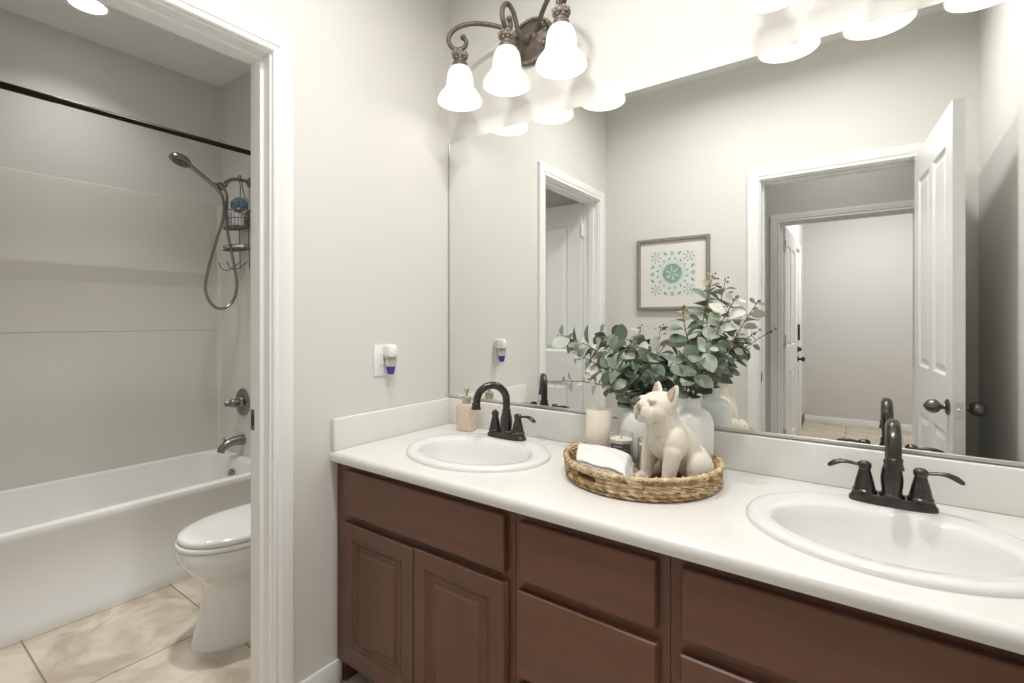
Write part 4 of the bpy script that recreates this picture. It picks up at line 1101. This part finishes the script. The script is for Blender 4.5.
for s in (-1, 1):
    ell((-0.040, s * 0.056, 0.048), (0.040, 0.024, 0.042), pitch=R(-25))
    limb((-0.045, s * 0.066, 0.022), (0.004, s * 0.072, 0.013), 0.019, 0.014)
    ell((0.012, s * 0.073, 0.012), (0.026, 0.018, 0.012))
    ell((0.024, s * 0.043, 0.112), (0.031, 0.024, 0.044), pitch=R(-10))
    limb((0.036, s * 0.046, 0.095), (0.052, s * 0.045, 0.020), 0.0235, 0.0165)
    ell((0.062, s * 0.045, 0.012), (0.026, 0.0195, 0.012))
    for k in (-1, 0, 1): ell((0.083, s * 0.045 + k * 0.0105, 0.010), (0.0075, 0.0058, 0.009))
limb((0.026, 0, 0.145), (0.040, 0.0, 0.184), 0.047, 0.041)
HM = Matrix.Translation((0.047, -0.002, 0.200)) @ Matrix.Rotation(R(-6), 4, 'Z') @ Matrix.Rotation(R(-9), 4, 'Y') @ Matrix.Scale(1.0, 4)
HM0 = HM.copy()
def he(c, r, **k): ell(c, r, m=HM, **k)
he((0, 0, 0.004), (0.044, 0.047, 0.040))
he((-0.012, 0, 0.014), (0.034, 0.043, 0.032))
for s in (-1, 1):
    he((0.013, s * 0.029, -0.010), (0.024, 0.019, 0.024))          # cheeks
    he((0.041, s * 0.0170, -0.014), (0.0160, 0.0150, 0.0215), roll=R(-14 * s))   # upper lips
    he((0.034, s * 0.0265, -0.023), (0.0145, 0.0095, 0.0235), roll=R(-16 * s))        # flews
    he((0.030, s * 0.022, 0.020), (0.014, 0.0135, 0.008))            # brow
    he((0.040, s * 0.013, 0.0065), (0.012, 0.013, 0.0055), yaw=R(25 * s))
    he((0.036, s * 0.010, 0.0165), (0.010, 0.013, 0.0045), yaw=R(20 * s))          # wrinkle roll
    # ear: upright bat ear
    em = HM @ Matrix.Translation((-0.014, s * 0.034, 0.034)) @ Matrix.Rotation(R(-20 * s), 4, 'X') @ Matrix.Rotation(R(-6), 4, 'Y')
    rr = []
    for z, wy, wx in ((-0.014, 0.021, 0.012), (0.0, 0.0215, 0.0105), (0.010, 0.0205, 0.0088), (0.020, 0.0170, 0.0075), (0.029, 0.0115, 0.0062), (0.035, 0.0060, 0.0045), (0.038, 0.0015, 0.0015)):
        rr.append([em @ Vector((wx * cos(2*pi*i/20) - 0.0035 * (1 - abs(z) / 0.05) * (1 if cos(2*pi*i/20) > 0.1 else 0) * 1.6, wy * sin(2*pi*i/20), z)) for i in range(20)])
    loft(b, rr, True, True)
he((0.0525, 0, 0.002), (0.0075, 0.0125, 0.0085))                       # nose
he((0.044, 0, 0.011), (0.010, 0.016, 0.006))
he((0.036, 0, -0.033), (0.016, 0.018, 0.010))                        # chin
bo = obj('body', b, M['resin'], dg, local=True, ang=80)
rm = bo.modifiers.new('remesh', 'REMESH'); rm.mode = 'VOXEL'; rm.voxel_size = 0.0021; rm.use_smooth_shade = True
sm = bo.modifiers.new('smooth', 'SMOOTH'); sm.factor = 0.5; sm.iterations = 9
for s in (-1, 1):
    b = BM(); HM = HM0
    em = HM @ Matrix.Translation((-0.0055, s * 0.0345, 0.034)) @ Matrix.Rotation(R(-20 * s), 4, 'X') @ Matrix.Rotation(R(-6), 4, 'Y')
    rr = []
    for z, wy in ((-0.004, 0.0095), (0.003, 0.0135), (0.010, 0.0130), (0.018, 0.0100), (0.026, 0.0060), (0.031, 0.0015)):
        rr.append([em @ Vector((0.0012 * cos(2*pi*i/16) - 0.0020 * z / 0.037, wy * sin(2*pi*i/16), z)) for i in range(16)])
    loft(b, rr, True, True); e_ = obj('inner_ear', b, M['resin3'], dg, local=True); e_['label'] = 'brownish inner ear'
    b = BM(); he((0.0360, s * 0.0225, 0.0105), (0.0055, 0.0068, 0.0055)); obj('eye', b, M['resin2'], dg, local=True)
b = BM(); he((0.0585, 0, 0.0035), (0.0028, 0.0105, 0.0062)); obj('nose', b, M['resin2'], dg, local=True)
b = BM()
for s in (-1, 1):
    pts = [HM0 @ Vector(p) for p in ((0.0560, s * 0.0015, -0.006), (0.0560, s * 0.004, -0.020), (0.0520, s * 0.015, -0.032), (0.0420, s * 0.029, -0.038))]
    tube(b, bez(pts, 5), 0.0019, 6)
    for off in (0.006, 0.012):
        pts = [HM0 @ Vector(p) for p in ((0.0575 - off * 0.42, s * (0.006 + off), -0.003), (0.0583 - off * 0.45, s * (0.010 + off), -0.014), (0.0550 - off * 0.5, s * (0.013 + off), -0.026))]
        tube(b, bez(pts, 5), 0.0014, 6)
obj('mouth_crease', b, M['resin2'], dg, local=True)

# ------------------------------------------------------------------ eucalyptus branches
def leaf(bm, base, dirv, nrm, L, W, mi, cup=0.18):
    d = dirv.normalized(); s = d.cross(nrm)
    if s.length < 1e-4: s = d.orthogonal()
    s.normalize(); n = s.cross(d).normalized()
    prof = ((0.0, 0.04), (0.12, 0.45), (0.3, 0.86), (0.5, 1.0), (0.7, 0.90), (0.87, 0.58), (0.97, 0.2), (1.0, 0.03))
    rows = []
    for t, wv in prof:
        row = []
        for k in (-1, -0.5, 0, 0.5, 1):
            x = t * L; y = k * wv * W / 2
            z = cup * W * (abs(k) ** 2) * wv - 0.22 * L * t * t
            p = base + d * x + s * y + n * z
            p.y = min(p.y, -0.0125)
            row.append(bm.verts.new(p))
        rows.append(row)
    for a, c in zip(rows[:-1], rows[1:]):
        for i in range(4):
            f = bm.faces.new((a[i], a[i+1], c[i+1], c[i])); f.material_index = mi

LEAFM = [M['leafd'], M['leafm'], M['leafp'], M['leafw'], M['leafy']]
def branch(label, pts, seed, size=(0.046, 0.064), gap=0.0185, start=0.18, pal=(0, 0, 1, 1, 1, 2, 2, 3), tip=4, buds=2, side=0.5):
    rnd = random.Random(seed)
    P = bez(pts, 12)
    for p in P: p.y = min(p.y, -0.016)
    t = thing('eucalyptus_branch', label, 'foliage', tuple(P[0]), group='eucalyptus branches in the vases')
    base = Vector(P[0])
    bs = BM(); N = len(P)
    tube(bs, P, [0.0028 - 0.0018 * i / (N - 1) for i in range(N)], 7)
    bl = BM()
    # arclength walk
    acc = 0; last = 0; L = sum((P[i+1] - P[i]).length for i in range(N - 1)); k = 0; s = 0
    for i in range(N - 1):
        seg = (P[i+1] - P[i]).length; s += seg
        if s / L < start or s - last < gap: continue
        last = s; k += 1; f = s / L
        tg = (P[i+1] - P[i]).normalized()
        o1 = tg.cross(Vector((0.3, 1, 0.2))).normalized(); o2 = tg.cross(o1).normalized()
        ph = k * pi / 2 + rnd.uniform(-0.5, 0.5)
        for q in (0, 1):
            a = ph + q * pi
            od = (o1 * cos(a) + o2 * sin(a)).normalized()
            sc = (size[1] * (1 - f) + size[0] * f) * rnd.uniform(0.8, 1.15)
            if f > 0.93: sc *= 0.6
            d = (od * rnd.uniform(0.75, 1.1) + tg * rnd.uniform(0.15, 0.75) + Vector((0, -0.15, rnd.uniform(-0.35, 0.1)))).normalized()
            nr = (tg * 0.45 + Vector((rnd.uniform(-.5, .5), rnd.uniform(-1.3, -0.1), 0.5))).normalized()
            mi = rnd.choice(pal) if f < 0.86 else (tip if rnd.random() < 0.75 else 2)
            pet = P[i] + d * 0.006
            tube(bs, [P[i], pet], 0.0009, 5)
            leaf(bl, pet, d, nr, sc, sc * rnd.uniform(0.66, 0.88), mi, rnd.uniform(0.05, 0.2))
    for v in bs.verts: v.co.y = min(v.co.y, -0.0125)
    obj('stem', bs, M['twig'], t)
    bl.normal_update()
    obj('leaves', bl, LEAFM, t, ang=80)
    if buds:
        bb = BM(); e = P[-1]
        for j in range(buds):
            q = P[-1 - j * 2] + Vector((rnd.uniform(-.008, .008), rnd.uniform(-.008, .0), rnd.uniform(-.004, .008)))
            q.y = min(q.y, -0.022)
            sphere(bb, q, rnd.uniform(0.0030, 0.0048), 8, 6)
        obj('buds', bb, M['bud'], t)
    return t

n1 = Vector((V1[0], V1[1], TF + 0.202)); n2 = Vector((V2[0], V2[1], TF + 0.214))
lo = Vector((0, 0, -0.10))
def arc(n, tips, j=(0, 0)):
    q = Vector((n.x + j[0] * 0.012, n.y + j[1] * 0.012, n.z))
    return [q + lo * 0.9, q] + [Vector(t) for t in tips]
branch('eucalyptus branch reaching furthest left, dense grey leaves high', arc(n1, [(0.845, -0.130, 1.085), (0.759, -0.140, 1.159), (0.646, -0.150, 1.199)], (-1, 0)), 11, size=(0.058, 0.060), tip=0)
branch('eucalyptus branch with pale round leaves below the furthest left branch', arc(n1, [(0.850, -0.150, 1.069), (0.783, -0.160, 1.110), (0.702, -0.170, 1.145)], (-1, -1)), 17, size=(0.050, 0.058), pal=(1, 2, 2, 3, 0), tip=2, buds=1)
branch('thin low eucalyptus sprig with few leaves, pointing left above the faucet', arc(n1, [(0.829, -0.140, 1.035), (0.744, -0.160, 1.050), (0.615, -0.170, 1.044)], (-1, -1)), 12, size=(0.032, 0.036), gap=0.036, start=0.45, pal=(2, 3, 3, 1), tip=3, buds=1)
branch('eucalyptus branch with big leaves hanging over the pillar candle', arc(n1, [(0.875, -0.170, 1.091), (0.836, -0.200, 1.097), (0.799, -0.220, 1.072)], (0, -1)), 13, size=(0.044, 0.052), gap=0.022, pal=(0, 1, 1, 2, 2), tip=2, buds=0)
branch('upright eucalyptus branch with an olive tip between the two vases', arc(n1, [(0.889, -0.110, 1.068), (0.895, -0.100, 1.155), (0.908, -0.100, 1.230)], (1, 0)), 14)
branch('eucalyptus branch leaning right over the dog figurine', arc(n1, [(0.917, -0.130, 1.077), (0.970, -0.150, 1.136), (1.009, -0.150, 1.185)], (1, -1)), 15, pal=(0, 0, 1, 1, 2), tip=2)
branch('eucalyptus branch with dark rounded leaves left of centre', arc(n1, [(0.860, -0.120, 1.067), (0.815, -0.110, 1.133), (0.787, -0.110, 1.178)], (0, 1)), 16, pal=(0, 0, 0, 1, 1, 2), tip=1, buds=1)
branch('tallest eucalyptus branch, in front of the framed print reflection', arc(n2, [(1.086, -0.100, 1.176), (1.098, -0.090, 1.278), (1.119, -0.085, 1.382)], (0, 1)), 21, size=(0.046, 0.062), start=0.36)
branch('thin eucalyptus twig reaching furthest right to the doorway reflection', arc(n2, [(1.116, -0.130, 1.113), (1.181, -0.140, 1.172), (1.246, -0.140, 1.219)], (1, 0)), 22, size=(0.018, 0.044), gap=0.024, pal=(1, 1, 2, 3), tip=3, buds=2, start=0.36)
branch('eucalyptus branch with reddish buds at upper right', arc(n2, [(1.124, -0.140, 1.165), (1.160, -0.160, 1.243), (1.200, -0.170, 1.313)], (1, -1)), 23, size=(0.042, 0.058), pal=(0, 1, 1, 2, 3), tip=3, buds=5, start=0.36)
branch('eucalyptus branch leaning left from the right vase', arc(n2, [(1.063, -0.120, 1.156), (1.052, -0.130, 1.226), (1.044, -0.130, 1.290)], (-1, 0)), 24, size=(0.044, 0.060), pal=(0, 0, 1, 1, 2, 3), start=0.36)
branch('eucalyptus branch with large drooping leaves at the neck of the right vase', arc(n2, [(1.088, -0.170, 1.103), (1.120, -0.210, 1.157), (1.143, -0.240, 1.175)], (0, -1)), 25, size=(0.048, 0.058), gap=0.020, start=0.35, pal=(0, 1, 1, 2, 2), tip=2, buds=0)
branch('short dense eucalyptus branch bending right behind the dog figurine ears', arc(n2, [(1.108, -0.120, 1.095), (1.148, -0.130, 1.137), (1.182, -0.130, 1.161)], (1, 1)), 26, size=(0.046, 0.060), pal=(0, 0, 1, 1), tip=1, buds=0, start=0.36)
